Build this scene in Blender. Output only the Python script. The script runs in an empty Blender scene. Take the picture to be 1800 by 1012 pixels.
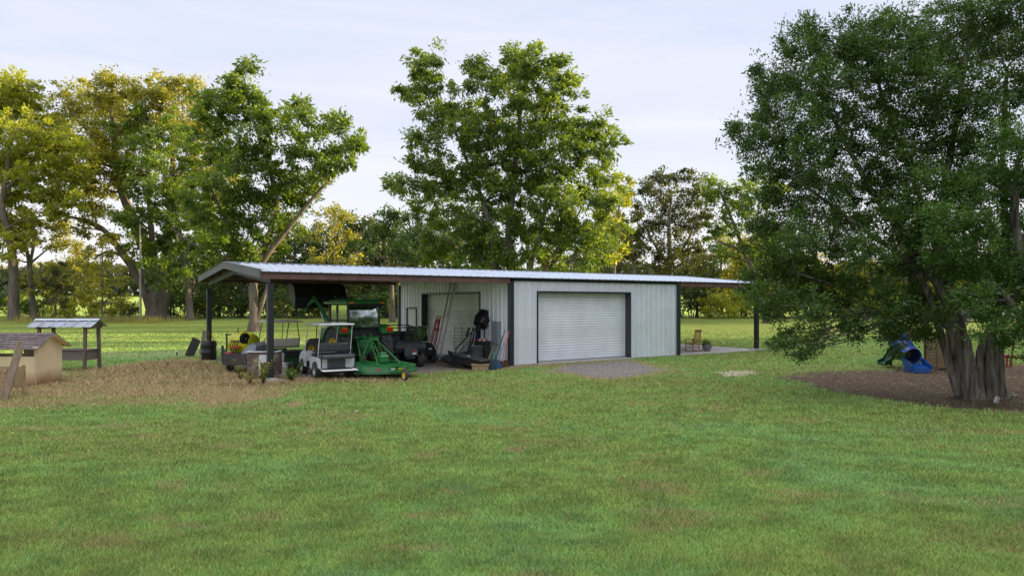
import bpy, math, random
import numpy as np
from mathutils import Vector, Matrix
random.seed(7)
C = bpy.context.scene.collection
PI = math.pi
CAMH = 2.62
def W(px, py, Y):                    # photograph point at a given distance
    return Vector(((px-900)/1200*Y, Y, CAMH+(531-py)/1200*Y))
def G(px, py):                       # photograph point on flat ground
    Y = CAMH*1200/(py-531); return ((px-900)/1200*Y, Y)
def gz(y):                           # ground height rises gently towards the far field
    t = np.clip((np.asarray(y, float)-60)/25, 0, 1); s = t*t*(3-2*t)
    return 0.6*s + np.clip(np.asarray(y, float)-90, 0, 400)*0.018
# ---------- materials
MATS = {}
def mat(name, col, rough=.6, metal=0., var=.15, scale=6., bump=0., bscale=40., spec=.5, dirt=None, dscale=2., damt=.5, coat=0.):
    if name in MATS: return MATS[name]
    m = bpy.data.materials.new(name); m.use_nodes = True
    nt = m.node_tree; b = nt.nodes['Principled BSDF']
    b.inputs['Roughness'].default_value = rough; b.inputs['Metallic'].default_value = metal
    b.inputs['Specular IOR Level'].default_value = spec
    if coat: b.inputs['Coat Weight'].default_value = coat
    tc = nt.nodes.new('ShaderNodeTexCoord')
    n = nt.nodes.new('ShaderNodeTexNoise'); n.inputs['Scale'].default_value = scale; n.inputs['Detail'].default_value = 6
    nt.links.new(tc.outputs['Object'], n.inputs['Vector'])
    r = nt.nodes.new('ShaderNodeValToRGB'); r.color_ramp.elements[0].position = .3; r.color_ramp.elements[1].position = .7
    r.color_ramp.elements[0].color = [c*(1-var) for c in col]+[1]; r.color_ramp.elements[1].color = [min(1, c*(1+var)) for c in col]+[1]
    nt.links.new(n.outputs['Fac'], r.inputs['Fac']); out = r.outputs['Color']
    if dirt:
        n2 = nt.nodes.new('ShaderNodeTexNoise'); n2.inputs['Scale'].default_value = dscale; n2.inputs['Detail'].default_value = 9; n2.inputs['Roughness'].default_value = .7
        nt.links.new(tc.outputs['Object'], n2.inputs['Vector'])
        r2 = nt.nodes.new('ShaderNodeValToRGB'); r2.color_ramp.elements[0].position = .48; r2.color_ramp.elements[1].position = .68
        r2.color_ramp.elements[0].color = (0,0,0,1); r2.color_ramp.elements[1].color = (damt,damt,damt,1)
        nt.links.new(n2.outputs['Fac'], r2.inputs['Fac'])
        mx = nt.nodes.new('ShaderNodeMixRGB'); mx.inputs[2].default_value = list(dirt)+[1]
        nt.links.new(r2.outputs['Color'], mx.inputs[0]); nt.links.new(out, mx.inputs[1]); out = mx.outputs[0]
    nt.links.new(out, b.inputs['Base Color'])
    if bump:
        nb = nt.nodes.new('ShaderNodeTexNoise'); nb.inputs['Scale'].default_value = bscale; nb.inputs['Detail'].default_value = 5
        nt.links.new(tc.outputs['Object'], nb.inputs['Vector'])
        bp = nt.nodes.new('ShaderNodeBump'); bp.inputs['Strength'].default_value = bump; bp.inputs['Distance'].default_value = .02
        nt.links.new(nb.outputs['Fac'], bp.inputs['Height']); nt.links.new(bp.outputs['Normal'], b.inputs['Normal'])
    MATS[name] = m; return m
def wood(name, col, var=.35, sc=(1, 1, 1)):
    m = mat(name, col, .8, 0, var, 5., .5, 30.)
    nt = m.node_tree
    n = [x for x in nt.nodes if x.type == 'TEX_NOISE'][0]
    mp = nt.nodes.new('ShaderNodeMapping'); mp.inputs['Scale'].default_value = sc
    tc = [x for x in nt.nodes if x.type == 'TEX_COORD'][0]
    nt.links.new(tc.outputs['Object'], mp.inputs['Vector']); nt.links.new(mp.outputs['Vector'], n.inputs['Vector'])
    return m
def lamp_mat(name, col):
    m = mat(name, col, .25, 0, .05, 6, coat=.5); return m
def glass(name, refl=.5, tint=(.5, .6, .6)):
    m = bpy.data.materials.new(name); m.use_nodes = True; nt = m.node_tree
    for n in list(nt.nodes):
        if n.type == 'BSDF_PRINCIPLED': nt.nodes.remove(n)
    o = [n for n in nt.nodes if n.type == 'OUTPUT_MATERIAL'][0]
    g = nt.nodes.new('ShaderNodeBsdfGlossy'); g.inputs['Roughness'].default_value = .04; g.inputs['Color'].default_value = (.85,.9,.9,1)
    t = nt.nodes.new('ShaderNodeBsdfTransparent'); t.inputs['Color'].default_value = list(tint)+[1]
    mx = nt.nodes.new('ShaderNodeMixShader'); mx.inputs[0].default_value = refl
    nt.links.new(t.outputs[0], mx.inputs[1]); nt.links.new(g.outputs[0], mx.inputs[2]); nt.links.new(mx.outputs[0], o.inputs['Surface'])
    return m
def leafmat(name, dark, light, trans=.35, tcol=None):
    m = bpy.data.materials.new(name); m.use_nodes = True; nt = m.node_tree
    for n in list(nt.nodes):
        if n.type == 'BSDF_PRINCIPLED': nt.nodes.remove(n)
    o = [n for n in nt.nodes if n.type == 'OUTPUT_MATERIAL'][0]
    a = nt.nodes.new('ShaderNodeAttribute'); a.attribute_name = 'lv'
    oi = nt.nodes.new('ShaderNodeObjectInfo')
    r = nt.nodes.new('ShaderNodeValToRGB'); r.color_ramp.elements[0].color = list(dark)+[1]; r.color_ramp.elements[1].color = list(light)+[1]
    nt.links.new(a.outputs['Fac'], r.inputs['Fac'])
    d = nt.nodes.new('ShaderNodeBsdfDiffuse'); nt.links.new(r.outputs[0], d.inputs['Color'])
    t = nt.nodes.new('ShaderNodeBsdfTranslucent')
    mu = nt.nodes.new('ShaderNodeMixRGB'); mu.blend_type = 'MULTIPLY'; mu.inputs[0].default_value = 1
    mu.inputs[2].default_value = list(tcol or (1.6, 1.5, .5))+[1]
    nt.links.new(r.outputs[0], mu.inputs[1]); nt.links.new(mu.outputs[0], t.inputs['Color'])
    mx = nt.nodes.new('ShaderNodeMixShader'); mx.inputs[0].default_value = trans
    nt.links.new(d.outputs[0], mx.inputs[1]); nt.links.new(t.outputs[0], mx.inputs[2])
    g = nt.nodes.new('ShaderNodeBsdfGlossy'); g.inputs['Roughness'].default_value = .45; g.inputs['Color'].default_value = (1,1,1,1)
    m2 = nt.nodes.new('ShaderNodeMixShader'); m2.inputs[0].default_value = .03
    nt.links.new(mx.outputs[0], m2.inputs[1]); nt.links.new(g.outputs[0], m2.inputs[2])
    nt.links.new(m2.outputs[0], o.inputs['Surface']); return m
# ---------- mesh builder
class MB:
    def __init__(s): s.v = []; s.f = []; s.M = Matrix.Identity(4)
    def add(s, vs, fs):
        k = len(s.v); s.v += [s.M @ Vector(p) for p in vs]; s.f += [tuple(i+k for i in f) for f in fs]; return s
    def box(s, c, d, rz=0, rx=0, ry=0, bev=.0):
        a, b, h = d[0]/2, d[1]/2, d[2]/2
        R = Matrix.Translation(c) @ Matrix.Rotation(rz, 4, 'Z') @ Matrix.Rotation(ry, 4, 'Y') @ Matrix.Rotation(rx, 4, 'X')
        bev = min(bev, a*.9, b*.9, h*.9)
        if bev <= 0:
            vs = [R @ Vector((x, y, z)) for x in (-a, a) for y in (-b, b) for z in (-h, h)]
            return s.add(vs, [(0,1,3,2),(4,6,7,5),(0,4,5,1),(2,3,7,6),(0,2,6,4),(1,5,7,3)])
        e = bev; vs = []; idx = {}
        for x in (-1, 1):
            for y in (-1, 1):
                for z in (-1, 1):
                    for k, p in enumerate(((a, b-e, h-e), (a-e, b, h-e), (a-e, b-e, h))):
                        idx[(x, y, z, k)] = len(vs); vs.append(R @ Vector((x*p[0], y*p[1], z*p[2])))
        F = []
        for sg in (-1, 1):
            F.append([idx[(sg,-1,-1,0)], idx[(sg,1,-1,0)], idx[(sg,1,1,0)], idx[(sg,-1,1,0)]][::sg])
            F.append([idx[(-1,sg,-1,1)], idx[(-1,sg,1,1)], idx[(1,sg,1,1)], idx[(1,sg,-1,1)]][::sg])
            F.append([idx[(-1,-1,sg,2)], idx[(1,-1,sg,2)], idx[(1,1,sg,2)], idx[(-1,1,sg,2)]][::sg])
        for p in (-1, 1):
            for q in (-1, 1):
                t = p*q
                F.append([idx[(p,q,-1,0)], idx[(p,q,-1,1)], idx[(p,q,1,1)], idx[(p,q,1,0)]][::t])
                F.append([idx[(p,-1,q,0)], idx[(p,1,q,0)], idx[(p,1,q,2)], idx[(p,-1,q,2)]][::t])
                F.append([idx[(-1,p,q,1)], idx[(-1,p,q,2)], idx[(1,p,q,2)], idx[(1,p,q,1)]][::t])
                for r in (-1, 1): F.append([idx[(p,q,r,0)], idx[(p,q,r,1)], idx[(p,q,r,2)]][::p*q*r])
        return s.add(vs, F)
    def tube(s, pts, r, n=8, cap=True):
        pts = [Vector(p) for p in pts]; rs = r if isinstance(r, (list, tuple)) else [r]*len(pts)
        vs = []; fs = []; up = None
        for i, p in enumerate(pts):
            t = (pts[min(i+1, len(pts)-1)]-pts[max(i-1, 0)])
            if t.length < 1e-9: t = Vector((0,0,1))
            t.normalize()
            if up is None: up = t.orthogonal().normalized()
            up = (up - t*up.dot(t))
            up = up.normalized() if up.length > 1e-6 else t.orthogonal().normalized()
            w = t.cross(up)
            for k in range(n):
                a = 2*PI*k/n + (PI/4 if n == 4 else 0); vs.append(p + (up*math.cos(a)+w*math.sin(a))*rs[i])
        for i in range(len(pts)-1):
            for k in range(n):
                k2 = (k+1) % n; fs.append((i*n+k, i*n+k2, (i+1)*n+k2, (i+1)*n+k))
        if cap: fs.append(tuple(range(n))[::-1]); fs.append(tuple((len(pts)-1)*n+k for k in range(n)))
        return s.add(vs, fs)
    def bar(s, p, q, r=.02, n=6): return s.tube([p, q], r, n)
    def lathe(s, prof, n=24, c=(0,0,0), axis='Z'):     # prof: (radius, height) along the axis
        vs = []; fs = []
        for r, h in prof:
            for k in range(n):
                a = 2*PI*k/n; x, y = r*math.cos(a), r*math.sin(a)
                p = (x, y, h) if axis == 'Z' else ((h, x, y) if axis == 'X' else (y, h, x))
                vs.append((p[0]+c[0], p[1]+c[1], p[2]+c[2]))
        for i in range(len(prof)-1):
            for k in range(n):
                k2 = (k+1) % n; fs.append((i*n+k, i*n+k2, (i+1)*n+k2, (i+1)*n+k))
        return s.add(vs, fs)
    def prism(s, poly, x0, x1, axis='X'):              # poly in the two other axes (y,z)/(x,z)/(x,y)
        n = len(poly)
        def P(a, b, h): return (h, a, b) if axis == 'X' else ((a, h, b) if axis == 'Y' else (a, b, h))
        vs = [P(a, b, x0) for a, b in poly]+[P(a, b, x1) for a, b in poly]
        fs = [tuple(range(n))[::-1], tuple(range(n, 2*n))]+[(i, (i+1) % n, n+(i+1) % n, n+i) for i in range(n)]
        return s.add(vs, fs)
    def build(s, name, m, parent=None, smooth=False):
        me = bpy.data.meshes.new(name); me.from_pydata([tuple(v) for v in s.v], [], s.f); me.materials.append(m)
        if smooth: me.polygons.foreach_set('use_smooth', [True]*len(me.polygons)); 
        me.update(); o = bpy.data.objects.new(name, me); C.objects.link(o)
        if smooth:
            try: me.set_sharp_from_angle(angle=math.radians(40))
            except Exception: pass
        if parent: o.parent = parent
        return o
def tag(o, label=None, cat=None, group=None, kind=None):
    for k, v in (('label', label), ('category', cat), ('group', group), ('kind', kind)):
        if v: o[k] = v
    return o
def thing(name, label, cat, loc=(0,0,0), rz=0, group=None):
    o = bpy.data.objects.new(name, None); C.objects.link(o); o.empty_display_size = .3
    o.location = tuple(loc)[:3]; o.rotation_euler = (0, 0, rz); return tag(o, label, cat, group)
def np_mesh(name, verts, faces_n, m, parent=None, lv=None, smooth=False):
    """verts (N,3); faces given as consecutive groups of faces_n vertices"""
    N = len(verts); F = N//faces_n
    me = bpy.data.meshes.new(name); me.vertices.add(N); me.vertices.foreach_set('co', np.asarray(verts, np.float32).ravel())
    me.loops.add(N); me.loops.foreach_set('vertex_index', np.arange(N, dtype=np.int32))
    me.polygons.add(F); me.polygons.foreach_set('loop_start', np.arange(0, N, faces_n, dtype=np.int32))
    if lv is not None:
        a = me.attributes.new('lv', 'FLOAT', 'FACE'); a.data.foreach_set('value', np.asarray(lv, np.float32))
    me.materials.append(m); me.update(calc_edges=True); o = bpy.data.objects.new(name, me); C.objects.link(o)
    if parent: o.parent = parent
    return o
# ---------- value noise for ground and grass alike
_rng = np.random.default_rng(3); _L = _rng.random((256, 256))
def vnoise(x, y):
    xi = np.floor(x).astype(int); yi = np.floor(y).astype(int); fx = x-xi; fy = y-yi
    fx = fx*fx*(3-2*fx); fy = fy*fy*(3-2*fy)
    a = _L[xi % 256, yi % 256]; b = _L[(xi+1) % 256, yi % 256]; c = _L[xi % 256, (yi+1) % 256]; d = _L[(xi+1) % 256, (yi+1) % 256]
    return (a*(1-fx)+b*fx)*(1-fy)+(c*(1-fx)+d*fx)*fy
def fbm(x, y, s=1., o=4):
    t = 0; amp = .5; n = 0
    for i in range(o): t = t+amp*vnoise(x*s+17.3*i, y*s+9.1*i); n += amp; s *= 2.03; amp *= .55
    return t/n
# building frame: u runs right along the front wall, v runs back
U = (.8306, .557); V = (-.557, .8306); OX, OY = -.05, 28.1; BROT = math.atan2(.557, .8306)
def B(u, v, z=0.): return (OX+U[0]*u+V[0]*v, OY+U[1]*u+V[1]*v, z)
def head(hx, hy): return math.atan2(-hx, hy)
# ================= camera, sky, sun
cam = bpy.data.objects.new('camera', bpy.data.cameras.new('camera')); C.objects.link(cam)
cam.location = (0, 0, CAMH); cam.rotation_euler = (PI/2, 0, 0); cam.data.lens = 24; cam.data.sensor_width = 36
cam.data.shift_y = 25/1800; cam.data.clip_end = 6000; bpy.context.scene.camera = cam
SUN_EL, SUN_AZ = math.radians(10.5), math.radians(76)       # azimuth from +Y towards +X
w = bpy.data.worlds.new('World'); bpy.context.scene.world = w; w.use_nodes = True; nt = w.node_tree
bg = nt.nodes['Background']; bg.inputs['Strength'].default_value = .1
sk = nt.nodes.new('ShaderNodeTexSky'); sk.sky_type = 'NISHITA'; sk.sun_disc = False
sk.sun_elevation = SUN_EL; sk.sun_rotation = SUN_AZ; sk.dust_density = 1.5
tc = nt.nodes.new('ShaderNodeTexCoord'); sp = nt.nodes.new('ShaderNodeSeparateXYZ'); nt.links.new(tc.outputs['Generated'], sp.inputs[0])
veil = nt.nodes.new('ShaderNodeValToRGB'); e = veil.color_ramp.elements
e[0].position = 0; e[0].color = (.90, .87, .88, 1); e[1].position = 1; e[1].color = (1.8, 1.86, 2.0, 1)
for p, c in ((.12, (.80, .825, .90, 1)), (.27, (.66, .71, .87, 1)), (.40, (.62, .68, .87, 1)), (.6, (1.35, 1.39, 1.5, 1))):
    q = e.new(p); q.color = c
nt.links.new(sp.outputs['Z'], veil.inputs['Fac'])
mp = nt.nodes.new('ShaderNodeMapping'); mp.inputs['Scale'].default_value = (1.2, 1.2, 9); mp.inputs['Rotation'].default_value = (.12, .1, 0)
nt.links.new(tc.outputs['Generated'], mp.inputs['Vector'])
cn = nt.nodes.new('ShaderNodeTexNoise'); cn.inputs['Scale'].default_value = 1.6; cn.inputs['Detail'].default_value = 7; cn.inputs['Roughness'].default_value = .55; cn.inputs['Distortion'].default_value = .6
nt.links.new(mp.outputs[0], cn.inputs['Vector'])
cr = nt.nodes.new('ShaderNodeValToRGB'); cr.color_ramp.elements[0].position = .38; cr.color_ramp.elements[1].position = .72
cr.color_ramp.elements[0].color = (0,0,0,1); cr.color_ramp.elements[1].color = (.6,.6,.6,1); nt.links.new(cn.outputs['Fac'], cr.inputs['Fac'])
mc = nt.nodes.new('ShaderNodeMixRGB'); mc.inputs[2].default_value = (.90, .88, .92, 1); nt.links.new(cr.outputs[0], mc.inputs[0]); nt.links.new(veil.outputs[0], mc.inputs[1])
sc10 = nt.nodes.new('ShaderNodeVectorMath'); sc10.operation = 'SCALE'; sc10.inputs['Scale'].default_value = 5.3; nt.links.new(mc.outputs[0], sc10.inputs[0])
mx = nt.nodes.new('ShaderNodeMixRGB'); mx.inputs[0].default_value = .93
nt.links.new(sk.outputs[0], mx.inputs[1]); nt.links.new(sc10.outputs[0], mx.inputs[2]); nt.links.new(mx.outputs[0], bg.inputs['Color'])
sl = bpy.data.lights.new('sun', 'SUN'); sl.energy = 5; sl.angle = math.radians(.6); sl.color = (1, .78, .42)
so = bpy.data.objects.new('sun', sl); C.objects.link(so)
sd = Vector((math.sin(SUN_AZ)*math.cos(SUN_EL), math.cos(SUN_AZ)*math.cos(SUN_EL), math.sin(SUN_EL)))
so.rotation_euler = sd.to_track_quat('Z', 'Y').to_euler(); so.location = sd*200
vs = bpy.context.scene.view_settings; vs.view_transform = 'Standard'; vs.look = 'None'; vs.exposure = 1.15; vs.gamma = 1; vs.use_curve_mapping = False
# ================= ground zones
def gp(l): return np.array([G(*p) for p in l])
P_STRAW = gp([(-300,668),(60,664),(140,656),(200,648),(280,634),(345,630),(380,640),(440,652),(490,668),(503,688),(455,716),(350,712),(250,707),(120,712),(0,722),(-300,745)])
P_MULCH = gp([(1368,663),(1450,651),(1560,648),(1700,641),(1980,641),(2050,735),(1900,732),(1790,728),(1700,722),(1600,712),(1500,695),(1430,680)])
P_GRAV = gp([(1000,641),(1105,634),(1172,650),(1105,662),(1050,664),(1012,658),(975,651)])
P_SAND = gp([(1256,655),(1275,651),(1330,651),(1338,656),(1300,662),(1270,662)])
P_PATH = gp([(150,621),(215,618),(310,618),(430,600),(700,596),(700,601),(440,606),(330,626),(230,630),(160,625)])
P_PATCH = [gp([(498,709),(515,707),(538,709),(530,715),(505,715)]), gp([(885,785),(925,786),(915,793),(895,792)]), gp([(225,764),(260,761),(285,768),(240,771)]), gp([(275,850),(340,848),(330,862),(285,862)]), gp([(735,796),(775,792),(770,800),(742,803)])]
def sdf(px, py, poly):
    n = len(poly); d = np.full(px.shape, 1e9); ins = np.zeros(px.shape, bool)
    for i in range(n):
        ax, ay = poly[i]; bx, by = poly[(i+1) % n]
        ex, ey = bx-ax, by-ay; t = np.clip(((px-ax)*ex+(py-ay)*ey)/(ex*ex+ey*ey), 0, 1)
        d = np.minimum(d, (px-ax-t*ex)**2+(py-ay-t*ey)**2)
        c = ((ay > py) != (by > py)) & (px < (bx-ax)*(py-ay)/((by-ay) if by != ay else 1e-9)+ax); ins ^= c
    d = np.sqrt(d); return np.where(ins, d, -d)
def sm(d, w): t = np.clip(d/w*.5+.5, 0, 1); return t*t*(3-2*t)
def zones(x, y):
    nz = (fbm(x, y, .9)-.5); n2 = (fbm(x+40, y+11, 3.5, 3)-.5)
    straw = sm(sdf(x, y, P_STRAW)+nz*2.2+n2*1.2, .9)
    mulch = sm(sdf(x, y, P_MULCH)+nz*1.3+n2*.9, .5)
    grav = sm(sdf(x, y, P_GRAV)+nz*.5+n2*.8, .22)
    fr = sm(sdf(x, y, P_GRAV)+.5+nz*1.+n2*1., .5)
    sand = sm(sdf(x, y, P_SAND)+nz*.6+n2*.5, .25)*.9
    sand = np.maximum(sand, .4*sm(sdf(x, y, P_PATH)+nz*3.6-.3+n2*2.2, .8))
    u = (x-OX)*U[0]+(y-OY)*U[1]; v = (x-OX)*V[0]+(y-OY)*V[1]
    dr = np.minimum(np.minimum(u+9.4, .3-u), np.minimum(v+.35, 11.2-v)); dirt = sm(dr+nz*.9+n2*.6, .4)
    fr2 = sm(np.minimum(np.minimum(u+9.6, 3.4-u), np.minimum(v+1.0, 2.-v))+nz*1.2+n2*1.1, .6)
    straw = np.maximum(np.maximum(straw, fr*.75), fr2*.75)
    for i, p in enumerate(P_PATCH):
        straw = np.maximum(straw, (.9 if i < 2 else .5)*sm(sdf(x, y, p)+nz*.25+n2*.25, .12))
    thin = np.clip((fbm(x*.6+7, y*1.7+3, 1.1, 5)-.64)*5, 0, .35)*(y < 30)
    straw = np.maximum(straw, thin)
    grav = np.maximum(grav, dirt)
    pt = np.clip((fbm(x*.8+3, y*1.3+60, .9, 4)-.40)*5, 0, 1); straw = straw*np.where((x < -6) & (y > 15) & (y < 30), .5+.5*pt, 1)
    return mulch, np.clip(straw, 0, 1), grav, sand
def tone(x, y):
    a = fbm(x*.5, y*.9, .35, 3); b = fbm(x+90, y*1.4+31, 1.3, 4); c = fbm(x*1.2+5, y*2.4+13, 4.5, 3)
    trk = .045*np.sin(np.hypot(x+22, y+14)*2*PI/2.6+3*a)
    return np.clip(.52+(a-.5)*1.0+(b-.5)*.8+(c-.5)*.8+trk, 0, 1)
def grid_axis(fine0, fine1, st, far0, far1):
    a = list(np.arange(fine0, fine1, st)); s = st; p = a[-1]
    while p < far1: s *= 1.25; p += s; a.append(p)
    s = st; p = a[0]; b = []
    while p > far0: s *= 1.25; p -= s; b.append(p)
    return np.array(b[::-1]+a)
xs = grid_axis(-24, 22, .11, -2600, 2600); ys = grid_axis(5, 46, .11, -60, 3500)
XX, YY = np.meshgrid(xs, ys); x = XX.ravel(); y = YY.ravel()
mul, stw, grv, snd = zones(x, y); tn = tone(x, y)
near = np.exp(-((x+13.4)**2/3.2+(y-26.6)**2/2.4))*.26       # heap of dead grass beside the barrel
z = gz(y)+near*(.7+fbm(x, y, 3.)) + (fbm(x, y, .5, 3)-.5)*.10*np.clip((y-3)/6, 0, 1)*(y < 22) - mul*.03
z = z - .02*((x-OX)*U[0]+(y-OY)*U[1] > -.3)*((x-OX)*U[0]+(y-OY)*U[1] < 16.6)*((x-OX)*V[0]+(y-OY)*V[1] > -.05)*((x-OX)*V[0]+(y-OY)*V[1] < 11.2)
me = bpy.data.meshes.new('ground'); nx, ny = len(xs), len(ys)
me.vertices.add(nx*ny); me.vertices.foreach_set('co', np.stack([x, y, z], 1).astype(np.float32).ravel())
i = np.arange((nx-1)*(ny-1)); r, c = i//(nx-1), i % (nx-1); a = r*nx+c
q = np.stack([a, a+1, a+1+nx, a+nx], 1).astype(np.int32)
me.loops.add(q.size); me.loops.foreach_set('vertex_index', q.ravel()); me.polygons.add(len(q)); me.polygons.foreach_set('loop_start', np.arange(0, q.size, 4, dtype=np.int32))
me.polygons.foreach_set('use_smooth', np.ones(len(q), bool))
at = me.attributes.new('zone', 'FLOAT_COLOR', 'POINT'); at.data.foreach_set('color', np.stack([mul, stw, grv, snd], 1).astype(np.float32).ravel())
at = me.attributes.new('tone', 'FLOAT', 'POINT'); at.data.foreach_set('value', tn.astype(np.float32))
me.update(calc_edges=True)
gm = bpy.data.materials.new('ground_cover'); gm.use_nodes = True; nt = gm.node_tree; L = nt.links; bs = nt.nodes['Principled BSDF']; bs.inputs['Roughness'].default_value = .95; bs.inputs['Specular IOR Level'].default_value = .15
def nd(t, **k):
    n = nt.nodes.new(t)
    for a, b in k.items(): setattr(n, a, b)
    return n
def noise(scale, detail=6, rough=.6, vec=None):
    n = nd('ShaderNodeTexNoise'); n.inputs['Scale'].default_value = scale; n.inputs['Detail'].default_value = detail; n.inputs['Roughness'].default_value = rough
    L.new(vec or geo.outputs['Position'], n.inputs['Vector']); return n.outputs['Fac']
def ramp(fac, stops):
    r = nd('ShaderNodeValToRGB'); e = r.color_ramp.elements; e[0].position, e[0].color = stops[0][0], list(stops[0][1])+[1]; e[1].position, e[1].color = stops[-1][0], list(stops[-1][1])+[1]
    for p, c in stops[1:-1]: k = e.new(p); k.color = list(c)+[1]
    L.new(fac, r.inputs['Fac']); return r.outputs['Color']
def mix(fac, a, b, mode='MIX'):
    m = nd('ShaderNodeMixRGB'); m.blend_type = mode
    for s, k in ((fac, 0), (a, 1), (b, 2)):
        if isinstance(s, (int, float)): m.inputs[k].default_value = s
        elif isinstance(s, tuple): m.inputs[k].default_value = list(s)+[1]
        else: L.new(s, m.inputs[k])
    return m.outputs[0]
geo = nd('ShaderNodeNewGeometry'); za = nd('ShaderNodeAttribute'); za.attribute_name = 'zone'; ta = nd('ShaderNodeAttribute'); ta.attribute_name = 'tone'
zs = nd('ShaderNodeSeparateColor'); L.new(za.outputs['Color'], zs.inputs[0])
GRASS_LO, GRASS_MID, GRASS_HI = (.19, .23, .055), (.18, .27, .06), (.17, .30, .09)
grass = ramp(ta.outputs['Fac'], [(.15, (.20,.20,.06)), (.38, GRASS_LO), (.6, GRASS_MID), (.85, GRASS_HI)])
fine = ramp(noise(14, 8, .75), [(.3, (.55,.55,.55)), (.7, (1.3,1.3,1.3))]); grass = mix(1., grass, fine, 'MULTIPLY')
soy = nd('ShaderNodeMapRange'); py_ = nd('ShaderNodeSeparateXYZ'); L.new(geo.outputs['Position'], py_.inputs[0]); L.new(py_.outputs['Y'], soy.inputs['Value']); soy.inputs['From Min'].default_value = 93; soy.inputs['From Max'].default_value = 99
lawn = nd('ShaderNodeMapRange'); L.new(py_.outputs['Y'], lawn.inputs['Value']); lawn.inputs['From Min'].default_value = 32; lawn.inputs['From Max'].default_value = 48
grass = mix(lawn.outputs[0], grass, mix(1., ramp(noise(.5, 8, .7), [(.3, (.16,.20,.04)), (.7, (.21,.28,.055))]), fine, 'MULTIPLY'))
grass = mix(soy.outputs[0], grass, ramp(noise(.15, 6), [(.3, (.30,.40,.07)), (.7, (.40,.50,.10))]))
strawc = ramp(noise(22, 8, .75), [(.3, (.15,.105,.05)), (.5, (.28,.21,.10)), (.72, (.46,.37,.20))])
mulchc = ramp(noise(30, 9, .8), [(.3, (.05,.034,.022)), (.5, (.11,.078,.05)), (.75, (.21,.155,.105))])
mulchc = mix(ramp(noise(1.2, 4), [(.5, (0,0,0)), (.75, (.35,.35,.35))]), mulchc, (.20,.16,.10))
vor = nd('ShaderNodeTexVoronoi'); vor.inputs['Scale'].default_value = 26; L.new(geo.outputs['Position'], vor.inputs['Vector'])
gravc = mix(.75, ramp(noise(9, 8, .8), [(.3, (.14,.12,.10)), (.7, (.33,.29,.25))]), ramp(vor.outputs['Color'], [(.1, (.08,.07,.06)), (.9, (.40,.36,.32))]))
sandc = ramp(noise(12, 8), [(.3, (.36,.29,.20)), (.7, (.55,.47,.35))])
c = mix(zs.outputs['Green'], grass, strawc); c = mix(za.outputs['Alpha'], c, sandc); c = mix(zs.outputs['Red'], c, mulchc); c = mix(zs.outputs['Blue'], c, gravc)
L.new(c, bs.inputs['Base Color'])
bp = nd('ShaderNodeBump'); bp.inputs['Strength'].default_value = .9; bp.inputs['Distance'].default_value = .04; L.new(noise(24, 8, .8), bp.inputs['Height']); L.new(bp.outputs[0], bs.inputs['Normal'])
me.materials.append(gm); go = bpy.data.objects.new('ground', me); C.objects.link(go); tag(go, kind='structure')
# ================= grass blades of the lawn (nobody could count them)
rg = np.random.default_rng(11)
N = 1750000
py = np.where(rg.random(N) < .84, 640+(1075-640)*rg.random(N)**.85, rg.uniform(562, 640, N)); Yb = CAMH*1200/(py-531); Xb = (rg.uniform(-330, 2130, N)-900)/1200*Yb
Yb = Yb+rg.normal(0, .05, N)
m_, s_, g_, d_ = zones(Xb, Yb); t_ = tone(Xb, Yb)
ub = (Xb-OX)*U[0]+(Yb-OY)*U[1]; vb = (Xb-OX)*V[0]+(Yb-OY)*V[1]
keep = (rg.random(N) > np.maximum(m_*.985, g_*.985)) & (rg.random(N) > d_*.8) & ~((ub > -.1) & (ub < 16.5) & (vb > -.12)) & ~((Xb < -14.9) & (Xb > -22) & (Yb > 21.35) & (Yb < 22.8))
keep &= (rg.random(N) > s_*.35) & (Yb < 78) & ~((vb > -.1) & (vb < 11) & (ub > -9.6) & (ub < 16.5))
Xb, Yb, s_, t_ = Xb[keep], Yb[keep], s_[keep], t_[keep]; N = len(Xb)
clump = fbm(Xb, Yb*1.3, 2.6, 3)
h = (.020+.030*rg.random(N)+.036*clump)*(1+.25*(Yb > 16)+.9*np.clip(s_-.5, 0, 1)*rg.random(N)); wd = (.0035+.0035*rg.random(N))*np.clip(Yb/9.5, .9, 6)*.85*(1-.35*s_)
an = rg.uniform(0, 2*PI, N); ln = rg.uniform(.2, 1.3, N)*h; la = rg.uniform(0, 2*PI, N)
zb = (fbm(Xb, Yb, .5, 3)-.5)*.10*np.clip((Yb-3)/6, 0, 1)*(Yb < 22) + np.exp(-((Xb+13.4)**2/3.2+(Yb-26.6)**2/2.4))*.26*(.7+fbm(Xb, Yb, 3.)) - .008
p0 = np.stack([Xb-np.cos(an)*wd, Yb-np.sin(an)*wd, zb], 1); p1 = np.stack([Xb+np.cos(an)*wd, Yb+np.sin(an)*wd, zb], 1)
p2 = np.stack([Xb+np.cos(la)*ln, Yb+np.sin(la)*ln, zb+h], 1)
tri = np.stack([p0, p1, p2], 1).reshape(-1, 3)
green = rg.random(N) > np.clip(s_*1.05, 0, .97)
colA = np.array([[.325,.385,.11],[.305,.43,.105],[.28,.45,.115],[.27,.46,.16]])
k = np.clip(t_*3+rg.normal(0, .35, N), 0, 2.999); ki = k.astype(int); kf = (k-ki)[:, None]
gc = colA[ki]*(1-kf)+colA[np.minimum(ki+1, 3)]*kf
sc_ = np.array([.54,.39,.20])*(.35+.95*rg.random((N, 1)))
dead = rg.random(N) < .055
col = np.where((green & ~dead)[:, None], gc*(.45+.85*rg.random((N, 1)))*(1.22-.38*np.clip((clump[:, None]-.3)*2.2, 0, 1)), sc_)
bm_ = bpy.data.materials.new('grass_blade'); bm_.use_nodes = True; n2 = bm_.node_tree
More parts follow.
